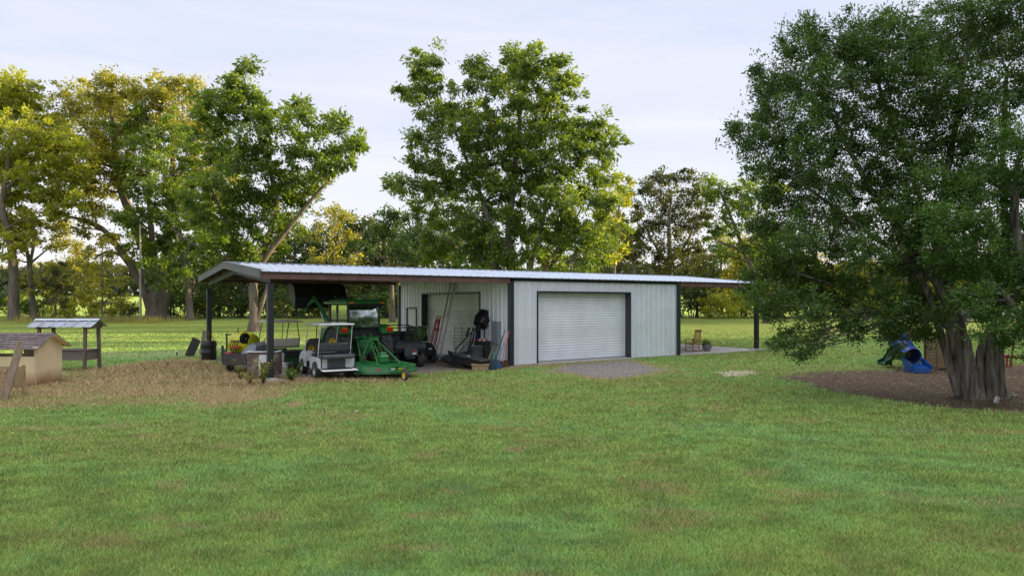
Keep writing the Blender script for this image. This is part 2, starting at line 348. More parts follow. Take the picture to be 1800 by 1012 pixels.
b2 = n2.nodes['Principled BSDF']; b2.inputs['Roughness'].default_value = .6; b2.inputs['Specular IOR Level'].default_value = .2
aa = n2.nodes.new('ShaderNodeAttribute'); aa.attribute_name = 'col'; n2.links.new(aa.outputs['Color'], b2.inputs['Base Color'])
gb = np_mesh('grass', tri, 3, bm_)
at = gb.data.attributes.new('col', 'FLOAT_COLOR', 'FACE'); at.data.foreach_set('color', np.concatenate([col, np.ones((N, 1))], 1).astype(np.float32).ravel())
tag(gb, 'short mown lawn grass with thin brown spots across the foreground', 'grass', kind='stuff')

# long dry strands on the heap and round the posts, leaf litter on the bare soil, loose stones on the gravel
def hz(X, Y): return (fbm(X, Y, .5, 3)-.5)*.10*np.clip((Y-3)/6, 0, 1)*(Y < 22) + np.exp(-((X+13.4)**2/3.2+(Y-26.6)**2/2.4))*.26*(.7+fbm(X, Y, 3.))
def colmat(name):
    m = bpy.data.materials.new(name); m.use_nodes = True; n = m.node_tree; b = n.nodes['Principled BSDF']; b.inputs['Roughness'].default_value = .85; b.inputs['Specular IOR Level'].default_value = .2
    a = n.nodes.new('ShaderNodeAttribute'); a.attribute_name = 'col'; n.links.new(a.outputs['Color'], b.inputs['Base Color']); return m
def setcol(o, c):
    at = o.data.attributes.new('col', 'FLOAT_COLOR', 'FACE'); at.data.foreach_set('color', np.concatenate([c, np.ones((len(c), 1))], 1).astype(np.float32).ravel())
n = 26000; c_ = rg.integers(0, 7, n); cen = np.array([(-13.4, 26.4, 1.3, .8), (-13.0, 25.4, 2., .9), (-8.3, 21.9, .9, .35), (-10.2, 23.6, 1.4, .5), (-11, 21.5, 2.6, 1.6), (-14, 24, 2.6, 1.2), (-6.3, 22.6, 1.6, .25)])[c_]
X = cen[:, 0]+rg.normal(0, 1, n)*cen[:, 2]; Y = cen[:, 1]+rg.normal(0, 1, n)*cen[:, 3]; Z = hz(X, Y); L_ = .08+.16*rg.random(n); a = rg.uniform(0, 2*PI, n); up = .15+.6*rg.random(n)
dx, dy = np.cos(a)*L_, np.sin(a)*L_; wq = .006
q = np.stack([np.stack([X-dy*wq/L_, Y+dx*wq/L_, Z], 1), np.stack([X+dy*wq/L_, Y-dx*wq/L_, Z], 1), np.stack([X+dx, Y+dy, Z+up*L_+.02], 1)], 1).reshape(-1, 3)
o = np_mesh('dry_grass', q, 3, colmat('dry_strand')); setcol(o, np.array([.52,.38,.20])*(.35+.9*rg.random((n, 1)))*np.array([1, 1, 1])); tag(o, 'heaped tan dry grass strands round the barrel and corner post', 'dry grass', kind='stuff')
n = 16000; X = rg.uniform(7, 21, n); Y = rg.uniform(15, 28, n); m1, s1_, g1, d1 = zones(X, Y); k = rg.random(n) < (m1*.9+.012); X, Y = X[k], Y[k]; n = len(X); Z = hz(X, Y)-.02
a = rg.uniform(0, 2*PI, n); r = .012+.028*rg.random(n); t1 = rg.normal(0, .35, n)
q = np.stack([np.stack([X+np.cos(a+k_)*r*(1 if k_ in (0, PI) else .5), Y+np.sin(a+k_)*r*(1 if k_ in (0, PI) else .5), Z+.012+np.cos(k_)*t1*r], 1) for k_ in (0, PI/2, PI, 3*PI/2)], 1).reshape(-1, 3)
o = np_mesh('leaf_litter', q, 4, colmat('litter_leaf')); setcol(o, np.where(rg.random((n, 1)) < .25, np.array([.34,.27,.17]), np.array([.12,.075,.05]))*(.5+.9*rg.random((n, 1)))); tag(o, 'brown fallen leaves scattered over the bare soil under the cedar', 'leaf litter', kind='stuff')
n = 14000; X = rg.uniform(1.5, 9, n); Y = rg.uniform(23, 32, n); m1, s1_, g1, d1 = zones(X, Y); ub = (X-OX)*U[0]+(Y-OY)*U[1]; vb = (X-OX)*V[0]+(Y-OY)*V[1]; k = (rg.random(n) < g1+.01) & (vb < -.3); X, Y = X[k], Y[k]; n = len(X)
r = .010+.016*rg.random(n); T = np.array([(1,0,0),(0,1,0),(-1,0,0),(0,-1,0),(0,0,1)])*np.array([1,1,.7]); F = [(0,1,4),(1,2,4),(2,3,4),(3,0,4)]
rot = rg.uniform(0, PI, n); cx_, sx_ = np.cos(rot), np.sin(rot); P = [np.stack([X+(t[0]*cx_-t[1]*sx_)*r, Y+(t[0]*sx_+t[1]*cx_)*r, .002+t[2]*r+0*X], 1) for t in T]
q = np.stack([P[i] for f in F for i in f], 1).reshape(-1, 3); o = np_mesh('gravel', q, 3, colmat('stone')); setcol(o, np.repeat(np.array([.30,.27,.26])*(.35+1.0*rg.random((n, 1))), 4, 0)); tag(o, 'loose grey gravel spread on the ground before the roller door', 'gravel', kind='stuff')
# ================= trees
BARK = mat('bark', (.155, .13, .11), .9, 0, .4, 3., 1., 14., spec=.2)
BARK2 = mat('grey_bark', (.19, .165, .145), .9, 0, .85, 9., 1., 26., spec=.2, dirt=(.10,.12,.07), dscale=3)
for _m, _s in ((BARK, .22), (BARK2, .14)):            # bark runs in long vertical plates
    _nt = _m.node_tree; _mp = _nt.nodes.new('ShaderNodeMapping'); _mp.inputs['Scale'].default_value = (1, 1, _s)
    _tc = [n for n in _nt.nodes if n.type == 'TEX_COORD'][0]; _nt.links.new(_tc.outputs['Object'], _mp.inputs['Vector'])
    for n in _nt.nodes:
        if n.type == 'TEX_NOISE': _nt.links.new(_mp.outputs[0], n.inputs['Vector'])
        if n.type == 'BUMP': n.inputs['Distance'].default_value = .08
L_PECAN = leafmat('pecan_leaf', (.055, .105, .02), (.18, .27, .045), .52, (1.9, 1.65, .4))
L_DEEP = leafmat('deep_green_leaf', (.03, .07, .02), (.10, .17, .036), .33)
L_OAK = leafmat('oak_leaf', (.13, .135, .028), (.44, .43, .08), .46, (1.7, 1.6, .5))  # olive yellow leaf, with some of the low sun's gold mixed in
L_GOLD = leafmat('golden_leaf', (.17, .20, .028), (.44, .47, .055), .48, (1.6, 1.5, .45))  # yellow raised so the colour carries part of the golden sunlight
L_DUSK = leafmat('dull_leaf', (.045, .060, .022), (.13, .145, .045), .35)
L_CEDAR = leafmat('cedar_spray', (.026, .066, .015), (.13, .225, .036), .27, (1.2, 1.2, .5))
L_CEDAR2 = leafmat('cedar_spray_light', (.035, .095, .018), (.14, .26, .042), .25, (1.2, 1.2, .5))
def leaf_quads(cen, drc, ln, wd, rg, droop=0.):
    """rhombic leaves: centre, pointing direction, length, width"""
    n = len(cen); d = drc+rg.normal(0, .45, (n, 3)); d[:, 2] -= droop; d /= np.linalg.norm(d, axis=1, keepdims=True)+1e-9
    s = np.cross(d, rg.normal(0, 1, (n, 3))); s /= np.linalg.norm(s, axis=1, keepdims=True)+1e-9
    nrm = np.cross(d, s); l = ln*(.6+.8*rg.random((n, 1))); w_ = wd*(.6+.8*rg.random((n, 1)))
    a = cen-d*l*.5; b = cen+s*w_*.5+nrm*w_*.12; c = cen+d*l*.5; e = cen-s*w_*.5+nrm*w_*.12
    return np.stack([a, b, c, e], 1).reshape(-1, 3)
def crown_mesh(lobes, rg, dens, per, leaf, droop, crad, flat=.75, skip=.0):
    """lobes: list of (centre(3), radius, n_mult). returns quads, lv, cluster centres with lobe index"""
    P = []; LV = []; CC = []
    for li, (c, R, k) in enumerate(lobes):
        nc = max(5, int(dens*k*R*R)); d = rg.normal(0, 1, (nc, 3)); d /= np.linalg.norm(d, axis=1, keepdims=True)
        rr = R*(.25+.75*rg.random((nc, 1))**.55)*(1+.22*rg.normal(0, 1, (nc, 1)))
        cc = np.array(c)+d*rr*np.array([1, 1, flat+.1]); CC += [(li, p) for p in cc]
        for p, dd in zip(cc, d):
            m = int(per*(.5+rg.random())); cr = crad*(.6+.8*rg.random())
            sub = rg.normal(0, .5, (4, 3))*cr; off = sub[rg.integers(0, 4, m)]+rg.normal(0, .38, (m, 3))*cr; off[:, 2] *= flat
            out = off/(np.linalg.norm(off, axis=1, keepdims=True)+1e-6)*.8+dd*.5
            P.append(leaf_quads(p+off, out, leaf[0], leaf[1], rg, droop))
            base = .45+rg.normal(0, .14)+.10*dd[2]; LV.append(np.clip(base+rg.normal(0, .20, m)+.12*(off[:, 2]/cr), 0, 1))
    return np.concatenate(P), np.concatenate(LV), CC
def curve_pts(a, b, rg, bow=.12, n=5, lift=.0):
    a = np.array(a, float); b = np.array(b, float); L_ = np.linalg.norm(b-a); o = rg.normal(0, 1, 3)*bow*L_; o[2] = abs(o[2])*.3-lift*L_
    return [tuple(a+(b-a)*t+o*math.sin(PI*t)+rg.normal(0, .012, 3)*L_*(0 < t < 1)) for t in np.linspace(0, 1, n)]
def build_tree(name, label, cat, base, trunks, lobes, leafm, rg, bark=BARK, dens=1.6, per=60, leaf=(.32, .12), droop=.25, crad=.7, twig=.5, group=None, flat=.75, lvar=None, limb=.045, flare=1.35):
    """trunks: list of (list of world points, r0, r1); lobes world (c,R,k)"""
    root = thing(name, label, cat, base, 0, group); b0 = Vector(base); mb = MB(); nodes = []
    for pts, r0, r1 in trunks:
        n = len(pts); P = []
        for i in range(n-1):
            for t in np.linspace(0, 1, 4, endpoint=False): P.append(Vector(pts[i]).lerp(Vector(pts[i+1]), t))
        P.append(Vector(pts[-1]))
        for i in range(1, len(P)-1): P[i] = P[i]+Vector(rg.normal(0, .05, 3))*r0
        for _ in range(2): P = [P[0]]+[(P[i-1]+P[i]*2+P[i+1])/4 for i in range(1, len(P)-1)]+[P[-1]]
        R = [r0+(r1-r0)*i/(len(P)-1) for i in range(len(P))]; R = [r*(1+.10*math.sin(i*2.1+r0*40)) for i, r in enumerate(R)]; R[0] *= flare; R[1] *= 1+(flare-1)*.35
        mb.tube([p-b0 for p in P], R, 10); nodes += [(np.array(p), r) for p, r in zip(P, R)]
    lo = sorted(range(len(lobes)), key=lambda i: lobes[i][0][2])
    for i in lo:
        c, R, k = lobes[i]; c = np.array(c, float)
        best = min([q for q in nodes if q[0][2] > b0.z+min(2.4, .2*(max(l[0][2] for l in lobes)-b0.z))] or nodes, key=lambda q: np.linalg.norm(q[0]-c)+max(0, q[0][2]-c[2]+R*.3)*3)
        r0 = min(best[1]*.7, limb*R*1.6+.02); pts = curve_pts(best[0], c, rg, .10, 7, .04)
        rs = list(np.linspace(r0, r0*.4, 7)); mb.tube([Vector(p)-b0 for p in pts], rs, 6); nodes += [(np.array(p), r) for p, r in list(zip(pts, rs))[2:]]
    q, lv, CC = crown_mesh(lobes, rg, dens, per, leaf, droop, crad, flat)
    for li, p in CC:
        if rg.random() > twig: continue
        c = np.array(lobes[li][0]); s = c+(p-c)*rg.uniform(0, .3); R = lobes[li][1]
        mb.tube([Vector(t)-b0 for t in curve_pts(s, p, rg, .12, 4)], [limb*R*.28+.008, limb*R*.18+.006, limb*R*.1+.005, .006], 3, False)
    mb.build('trunk', bark, root, True)
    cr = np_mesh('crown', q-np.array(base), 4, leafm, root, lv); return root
def px_lobes(L_, Y, rg, spread=.6, Rm=1.):
    o = []
    for l in L_:
        px, py, r = l[:3]; dy = (l[3] if len(l) > 3 else rg.uniform(-1, 1)*spread*3.5)*(Y/45 if len(l) <= 3 else 1)
        y = Y+dy; c = W(px, py, y); o.append((tuple(c), r/1200*y*Rm, l[4] if len(l) > 4 else 1.))
    return o
def px_trunk(T, Y, g=None):
    out = []
    for pts, r0, r1 in T:
        P = [W(p[0], p[1], Y+(p[2] if len(p) > 2 else 0)) for p in pts]
        if g is not None and pts[0][1] > 500: P[0].z = g-.15
        out.append((P, r0, r1))
    return out
def ptree(name, label, cat, Y, T, L_, leafm, seed, **k):
    rg = np.random.default_rng(seed); g = float(gz(Y)); tr = px_trunk(T, Y, g); b = tr[0][0][0]; sp = k.pop('spread', .6); rm = k.pop('Rm', 1.12); k['dens'] = k['dens']*2.1; k['per'] = int(k['per']*1.3); k['crad'] = k.get('crad', .7)*.85
    return build_tree(name, label, cat, (b.x, b.y, g), tr, px_lobes(L_, Y, rg, sp, rm), leafm, rg, **k)
# --- the pecan behind the shed
ptree('pecan_tree', 'tall broad pecan with sunlit upper crown standing right behind the metal shed', 'tree', 50,
 [([(905,575),(903,520),(898,470),(893,400),(905,300),(915,200),(912,120)], .42, .10),
  ([(880,575),(872,470),(862,400),(845,340),(815,270),(790,200)], .30, .07),
  ([(925,570),(930,470),(945,420),(965,350),(990,290)], .28, .07),
  ([(940,570),(952,480),(985,430),(1020,370)], .22, .06),
  ([(890,575),(886,480),(820,440),(780,420)], .16, .05)],
 [(906,88,20),(892,118,32),(925,125,34),(955,112,34),(985,118,26),(1000,145,24),(940,165,50),(895,175,36),(975,185,38),(878,140,14),
  (735,108,20),(762,100,18),(728,150,16),(712,160,14),(752,140,28),(770,170,30),(745,195,24),(768,210,28),(800,190,26),(822,150,22),(832,108,16),(845,135,18),(830,185,24),
  (800,235,38),(845,235,42),(890,235,45),(935,230,48),(980,235,42),(1010,225,30),(1042,208,20),(1050,235,28),(1070,260,24),(865,280,45),(915,290,50),(970,290,45),(1020,280,42),(1062,300,30),
  (738,243,16),(755,260,22),(770,285,26),(735,290,14),(785,320,36),(750,325,26),(718,325,18),(702,328,10),(830,310,42),(880,340,46),(935,345,46),(990,345,44),(1035,345,38),(1070,345,26),
  (760,365,30),(800,375,38),(845,385,42),(895,400,46),(945,405,46),(1000,400,42),(1045,400,36),(1070,415,24),(780,420,36),(830,440,36),(880,450,36),(930,455,36),(985,450,38),(1035,445,34),(760,455,28)],
 L_PECAN, 5, dens=2.3, per=95, leaf=(.33, .115), droop=.35, crad=.62, twig=.45, limb=.04)
# --- left pecan in the open lawn behind the carport
ptree('pecan_tree', 'green pecan with grey forked trunk on the lawn, seen through the open carport', 'tree', 60,
 [([(446,584),(447,540),(444,505),(452,470),(470,420),(492,360),(470,280),(440,200),(430,140)], .46, .08),
  ([(449,480),(468,450),(500,410),(540,360),(575,320),(610,290)], .32, .06),
  ([(445,500),(430,465),(410,420),(380,350),(350,290)], .24, .06),
  ([(436,480),(400,455),(340,430),(300,400)], .15, .05), ([(446,520),(470,500),(482,492)], .20, .10)],
 [(430,125,16),(420,150,24),(445,155,26),(400,180,34),(440,190,38),(470,200,28),(365,185,28),(360,220,34),(400,235,40),(450,240,42),(490,220,22),(525,190,17),(535,205,15),(520,225,22),
  (555,235,22),(585,215,16),(600,222,15),(570,255,24),(600,265,20),(625,252,14),(632,248,10),(605,285,18),(545,280,30),(510,270,30),(560,310,28),(520,320,32),(580,300,16),
  (380,285,40),(430,290,42),(475,290,38),(470,340,40),(420,345,42),(370,340,40),(515,360,28),(470,390,38),(420,400,38),(375,395,38),(340,370,30),(500,400,28),(440,440,30),(395,440,34),(490,440,22),(360,440,26),(545,350,18)],
 L_PECAN, 6, dens=1.7, per=80, leaf=(.40, .15), droop=.35, crad=.75, twig=.5)
ptree('broadleaf_tree', 'mid green leafy tree between the great oak and the lawn pecan', 'tree', 80,
 [([(335,565),(330,500),(322,430),(300,350),(280,280),(270,220)], .40, .08), ([(325,450),(350,400),(375,330)], .2, .06), ([(322,440),(270,410),(235,380)], .18, .06)],
 [(245,205,24),(280,200,22),(225,240,26),(260,245,34),(300,235,30),(335,250,24),(280,290,36),(230,290,24),(325,300,34),(245,330,28),(290,345,36),(335,350,34),(215,385,20),(250,385,32),(300,395,38),(345,400,34),(240,430,30),(285,440,36),(330,450,36),(360,470,30),(300,490,30),(265,475,24)],
 L_PECAN, 7, dens=1.3, per=75, leaf=(.42, .17), droop=.3, crad=.8, twig=.45)
# --- great oak
ptree('oak_tree', 'huge spreading oak with gold lit crown and thick dark forking trunk beside the pole', 'tree', 85,
 [([(277,560),(276,530),(278,500),(262,450),(240,400),(215,340),(200,260),(195,190)], 1.35, .18),
  ([(276,520),(240,480),(205,430),(180,400),(140,385),(110,378)], .62, .12), ([(280,515),(290,460),(300,380),(305,280),(300,200)], .8, .14),
  ([(280,520),(310,470),(345,420),(370,370)], .6, .12), ([(272,500),(230,455),(190,440),(165,455)], .3, .1), ([(285,510),(270,440),(262,360),(260,260),(255,180)], .5, .1)],
 [(195,150,28),(165,165,28),(225,155,24),(210,185,36),(170,195,32),(130,175,22),(105,160,16),(120,200,26),(255,160,22),(285,155,26),(315,150,24),(340,160,22),(250,190,32),(300,190,38),(345,195,30),(95,215,22),
  (150,235,36),(200,235,38),(250,235,34),(310,240,40),(355,245,32),(385,290,30),(370,330,30),(395,350,24),(110,255,28),(160,280,36),(205,285,34),(130,310,32),(170,330,30),(215,330,28),(330,290,36),(95,300,20),(120,350,24),(165,370,24),(205,375,22),(240,300,30),(150,400,18),(110,395,18),(350,385,26),(190,420,14),(140,440,18),(175,455,16),(110,430,16),(310,340,26),(400,310,22)],
 L_OAK, 8, dens=1.25, per=75, leaf=(.36, .20), droop=.05, crad=.95, twig=.6, flare=1.5)
ptree('tall_tree', 'tall yellow green tree at the left edge with pale sunlit trunk', 'tree', 80,
 [([(24,560),(24,480),(22,440),(12,400),(2,360),(12,300),(20,240),(22,180)], .55, .12), ([(5,375),(-20,300),(-30,240)], .2, .06), ([(15,330),(50,290),(75,260)], .2, .06)],
 [(15,150,28),(-15,150,30),(40,160,22),(50,185,28),(10,190,38),(-25,200,36),(70,205,24),(95,225,24),(40,230,38),(0,240,38),(80,255,32),(115,245,22),(140,262,20),(160,275,16),(50,280,36),(10,290,38),(110,285,30),(-25,290,34),(75,310,34),(30,335,34),(140,310,24),(165,300,18),(105,335,28),(-10,345,34),(60,360,28),(20,385,32),(-20,400,30),(95,375,22),(45,410,24),(130,350,18),(5,430,26)],
 L_GOLD, 9, dens=1.7, per=75, leaf=(.36, .20), droop=.1, crad=.85, twig=.5)
ptree('small_tree', 'slender tree with forked sunlit trunk between the left edge and the oak', 'tree', 82,
 [([(60,560),(57,520),(52,470),(50,450),(42,425),(38,400)], .36, .12), ([(52,465),(60,430),(60,395)], .2, .07), ([(54,462),(75,445),(92,430)], .13, .05)],
 [(40,395,24),(65,385,22),(90,400,24),(100,425,18),(25,420,20),(60,415,16),(15,455,16),(75,495,14),(58,500,16),(95,470,12)], L_OAK, 10, dens=1.0, per=60, leaf=(.34,.18), crad=.8)
ptree('sapling', 'thin young tree with straight stem and open layered branches left of the pole', 'tree', 80,
 [([(181,558),(180,500),(180,450),(179,415)], .12, .04)],
 [(180,425,10),(165,445,14),(195,445,14),(150,465,16),(205,470,18),(180,475,18),(140,490,14),(215,495,16),(165,505,18),(195,515,20),(220,530,16),(150,530,16)], L_OAK, 11, dens=1.3, per=40, leaf=(.30,.16), crad=.6)
ptree('sapling', 'dark topped bushy sapling between the slender forked tree and the straight young tree', 'tree', 80,
 [([(97,558),(98,520),(100,490)], .10, .04)],
 [(92,478,14),(110,476,14),(125,485,12),(80,492,12),(100,500,16),(118,510,14),(85,520,14),(105,530,16)], L_DUSK, 12, dens=1.3, per=40, leaf=(.30,.16), crad=.6)
# --- behind, right of the pecan
ptree('oak_tree', 'grey green tree with rounded crown rising behind the right half of the shed roof', 'tree', 80,
 [([(1178,560),(1175,500),(1178,460),(1175,400),(1180,340)], .5, .1), ([(1178,470),(1150,430),(1125,380)], .25, .07), ([(1176,465),(1210,425),(1225,380)], .25, .07), ([(1120,560),(1118,480),(1105,440)], .25, .08)],
 [(1180,310,20),(1150,315,20),(1210,312,20),(1130,330,20),(1165,340,30),(1205,345,30),(1235,345,20),(1125,365,26),(1170,385,32),(1215,390,30),(1245,385,20),(1135,410,30),(1180,425,30),(1220,435,26),(1100,400,20),(1110,445,24),(1150,455,26),(1195,462,24),(1235,455,20),(1095,470,18)],
 L_DUSK, 13, dens=1.7, per=60, leaf=(.30,.17), crad=.75, twig=.5, spread=.4)
ptree('broadleaf_tree', 'yellow lit leafy tree showing between the shed roof end and the big cedar', 'tree', 74,
 [([(1350,560),(1325,480),(1300,420),(1280,370),(1262,330)], .35, .08), ([(1310,460),(1330,400),(1335,350)], .2, .06), ([(1305,440),(1265,425),(1245,415)], .16, .05)],
 [(1250,318,14),(1262,335,18),(1245,350,18),(1280,355,20),(1262,380,24),(1300,340,18),(1320,325,18),(1335,350,26),(1310,375,26),(1290,405,24),(1255,415,18),(1325,410,26),(1300,440,24),(1335,450,26),(1275,450,16),(1350,400,30),(1355,330,26)],
 L_PECAN, 14, dens=1.2, per=65, leaf=(.38,.17), crad=.75, spread=.4)
ptree('broadleaf_tree', 'bright yellow green tree peeking out on the right side of the tall pecan', 'tree', 60,
 [([(1080,560),(1078,470),(1085,400),(1090,350)], .25, .06)],
 [(1095,320,16),(1105,345,14),(1080,345,20),(1065,380,22),(1085,400,20),(1070,440,22),(1095,440,14)], L_GOLD, 15, dens=1.8, per=70, leaf=(.30,.15), crad=.6)
# --- mid dark trees behind the carport roof
ptree('broadleaf_tree', 'dark round tree above the carport roof, left of the tall pecan', 'tree', 76,
 [([(690,560),(688,480),(690,430)], .3, .1)],
 [(700,380,22),(675,385,20),(725,378,22),(655,405,20),(690,410,28),(730,410,28),(765,395,24),(650,440,22),(690,448,28),(735,450,28),(775,440,24),(620,440,16)],
 L_DEEP, 16, dens=1.5, per=65, leaf=(.30,.17), crad=.75, spread=.4)
ptree('broadleaf_tree', 'sparse airy tree with yellow tips between the lawn pecan and the dark round tree', 'tree', 84,
 [([(580,560),(582,480),(590,430),(600,390)], .22, .06), ([(583,470),(565,420)], .12, .05)],
 [(590,370,14),(610,385,14),(570,385,18),(590,410,20),(560,420,18),(615,425,16),(585,445,22),(550,455,20),(625,455,18)], L_OAK, 17, dens=1.2, per=50, leaf=(.34,.18), crad=.8, spread=.3)
# --- generic background trees: two meshes copied
def copy_tree(src, loc, rz, sc, label, cat='tree', group=None, name=None):
    r = src.copy(); C.objects.link(r); r.location = loc; r.rotation_euler = (0, 0, rz); r.scale = (sc[0], sc[0], sc[1]) if isinstance(sc, tuple) else (sc,)*3
    r['label'] = label; r['category'] = cat
    if group: r['group'] = group
    for ch in list(src.children):
        c = ch.copy(); C.objects.link(c); c.parent = r
    return r
def proto(seed, leafm, H, label, loc, dens=1.1, nl=16, wide=.32, low=.07):
    rg = np.random.default_rng(seed); X, Y = loc; g = float(gz(Y)); lobes = []
    for i in range(nl):
        t = (i+.5)/nl; z = H*(low+(.9-low)*t); a = i*2.4+rg.random(); r = H*wide*math.sin(PI*(.22+.68*t))*.75
        lobes.append(((X+math.cos(a)*r, Y+math.sin(a)*r, g+z), H*.13*(1.15-.45*t), 1.))
    tr = [([Vector((X, Y, g-.1)), Vector((X+.1, Y, g+H*.3)), Vector((X-.1, Y+.1, g+H*.6)), Vector((X, Y, g+H*.85))], H*.022, H*.006)]
    return build_tree('woodland_tree', label, 'tree', (X, Y, g), tr, lobes, leafm, rg, dens=dens, per=60, leaf=(.36,.19), crad=.8, twig=.4)
GRP = 'trees of the far wood edge'
def bx(px, Y): return (px-900)/1200*Y
pA = proto(31, L_DEEP, 11, 'dark tree in the wood edge directly behind the carport rear post', (bx(385, 92), 92))
pB = proto(32, L_DUSK, 9.5, 'olive tree in the wood edge seen under the porch roof', (bx(1225, 90), 90), wide=.36, low=.06)
pG = proto(33, L_OAK, 9, 'yellow green tree in the wood edge left of the great oak trunk', (bx(130, 93), 93), wide=.36, low=.14)
rr = random.Random(5)
spec = [(-60,pG,9.5,'golden tree cut off by the left picture edge at the field margin'),(340,pA,12,'dark tree in the wood edge just right of the great oak trunk'),(425,pB,10,'olive tree in the wood edge seen left of the lawn pecan trunk'),
 (475,pA,12,'dark tree in the wood edge seen just right of the lawn pecan trunk'),(520,pB,13,'olive tree in the wood edge behind the cream topped cart'),(560,pA,13,'dark tree in the wood edge below the raised loader bucket'),
 (612,pA,14.5,'dark tree in the wood edge behind the tractor cab'),(655,pB,14,'olive tree in the wood edge right of the tractor cab'),(695,pA,15,'dark tree in the wood edge beside the open left corner of the shed'),
 (760,pA,15,'dark tree in the wood edge behind the shed, above its open bay door'),(830,pA,15,'dark tree in the wood edge seen among the lower limbs of the tall pecan'),(1010,pA,15,'dark tree in the wood edge right of the pecan limbs'),
 (1080,pB,15,'olive tree in the wood edge behind the middle of the shed roof'),(1268,pA,12,'dark low tree in the wood edge right of the hanging bell'),(1310,pG,12,'yellow green tree in the wood edge left of the porch post'),
 (1365,pB,13,'olive tree in the wood edge just right of the porch post'),(1425,pG,9,'yellow green tree in the wood edge behind the tip of the cedar bough'),(1480,pG,8,'sunlit yellow tree in the wood edge behind the middle of the cedar'),
 (1540,pG,8.5,'sunlit yellow tree in the wood edge left of the play tower'),(1600,pB,12,'olive tree in the wood edge behind the play tower'),(1660,pG,9,'yellow green tree in the wood edge behind the climbing wall'),
 (1740,pA,13,'dark tree in the wood edge behind the cedar trunks'),(1820,pB,12,'olive tree in the wood edge at the right picture edge')]
for px, s, H, lab in spec:
    Y = rr.uniform(88, 100); H0 = {pA: 11, pB: 9.5, pG: 9}[s]
    copy_tree(s, (bx(px, Y), Y, float(gz(Y))), rr.uniform(0, 6.28), (H/H0*rr.uniform(.9, 1.15), H/H0), lab, 'tree', GRP)
# undergrowth shrubs along the wood edge
def shrub(seed, leafm, label, px, Y, H, wdt):
    rg = np.random.default_rng(seed); X = bx(px, Y); g = float(gz(Y)); lobes = []
    for i in range(9): lobes.append(((X+rg.uniform(-.5,.5)*wdt, Y+rg.uniform(-.3,.3)*wdt, g+H*rg.uniform(.2,.75)), H*.3, 1.3))
    tr = [([Vector((X+o, Y, g-.05)), Vector((X+o*2.2, Y, g+H*.45)), Vector((X+o*3.5, Y, g+H*.8))], .06, .02) for o in (-.3, 0, .3)]
    r = build_tree('shrub', label, 'shrub', (X, Y, g), tr, lobes, leafm, rg, dens=2.4, per=42, leaf=(.26,.14), crad=.5, twig=.5, limb=.03); return r
sA = shrub(41, L_GOLD, 'sunlit yellow shrub at the wood edge right behind the straight sapling', 196, 86, 2.9, 4.5)
sB = shrub(42, L_DEEP, 'dark shrub at the wood edge left of the carport rear post', 330, 87, 3.2, 5)
sG = shrub(43, L_GOLD, 'bright golden shrub at the wood edge just under the porch roof end', 1285, 86, 3.6, 4.5)
GS = 'undergrowth shrubs along the wood edge'
for s in (sA, sB, sG): s['group'] = GS
sspec = [(-20,sB,1.2,'dark shrub at the far left edge below the pale trunk'),(30,sA,1.2,'yellow brown shrub at the foot of the pale trunk on the left'),(75,sB,.8,'dark low shrub beside the slender forked tree'),(120,sA,.9,'yellow shrub above the metal roofed feeder'),(158,sA,.8,'yellow shrub left of the straight sapling'),
 (228,sB,.65,'dark low shrub beside the foot of the pole'),(300,sB,1.1,'dark shrub hugging the great oak trunk on its right'),(362,sA,1.,'yellow flecked shrub behind the carport rear post'),(400,sB,1.2,'dark shrub between the rear post and lawn pecan'),(470,sA,1.1,'yellow flecked shrub right of the lawn pecan trunk'),
 (505,sB,1.2,'dark shrub behind the cream topped cart'),(545,sB,1.1,'dark shrub seen behind the loader arms'),(585,sA,1.,'yellow flecked shrub left of the tractor cab'),(640,sB,1.2,'dark shrub seen through the tractor cab'),(680,sB,1.3,'dark shrub right of the tractor cab'),(715,sA,1.,'olive shrub hidden partly by the shed corner'),
 (1215,sB,1.3,'dark shrub behind the hanging bell'),(1245,sA,1.2,'olive gold shrub above the rocking chair'),(1325,sG,.9,'golden shrub against the porch post'),(1370,sG,1.,'golden shrub just right of the porch post'),(1420,sB,1.1,'dark shrub behind the hanging cedar tips'),
 (1465,sG,1.1,'golden shrub under the left boughs of the cedar'),(1505,sG,1.2,'golden shrub under the middle of the cedar'),(1550,sG,1.1,'golden shrub left of the play tower'),(1605,sB,1.2,'dark shrub behind the play tower canopy'),(1650,sG,1.1,'golden shrub behind the climbing wall'),
 (1700,sB,1.3,'dark shrub seen left of the cedar trunks'),(1750,sG,1.2,'golden shrub between the cedar trunks'),(1800,sB,1.3,'dark shrub at the right picture edge')]
for px, s, sc, lab in sspec:
    Y = rr.uniform(85, 89); copy_tree(s, (bx(px, Y), Y, float(gz(Y))), rr.uniform(0, 6.28), sc*rr.uniform(.9, 1.1), lab, 'shrub', GS)
# neighbours just outside the right of the frame: they throw the long morning shade over the lawn
ngh = [(24, 6, 15), (31, 14, 16), (38, 22, 15), (45, 30, 16), (50, 38, 17), (56, 46, 15), (63, 54, 15), (42, 8, 17), (48, 18, 16), (58, 32, 17), (70, 60, 13), (21, -4, 15), (30, -12, 16), (36, 12, 18), (41, 17, 18), (46, 25, 18), (53, 32, 18), (58, 40, 18), (62, 47, 17), (34, 4, 18), (55, 24, 19), (64, 42, 18), (48, 44, 18), (53, 50, 18), (60, 50, 18), (43, 38, 18), (39, 28, 18), (68, 52, 18)]
for X, Y, H in ngh:
    copy_tree(pA, (X, Y, 0), X, (H/11*1.25, H/11), 'tall dark tree of the row beyond the right picture edge', 'tree', 'row of tall trees beyond the right picture edge')
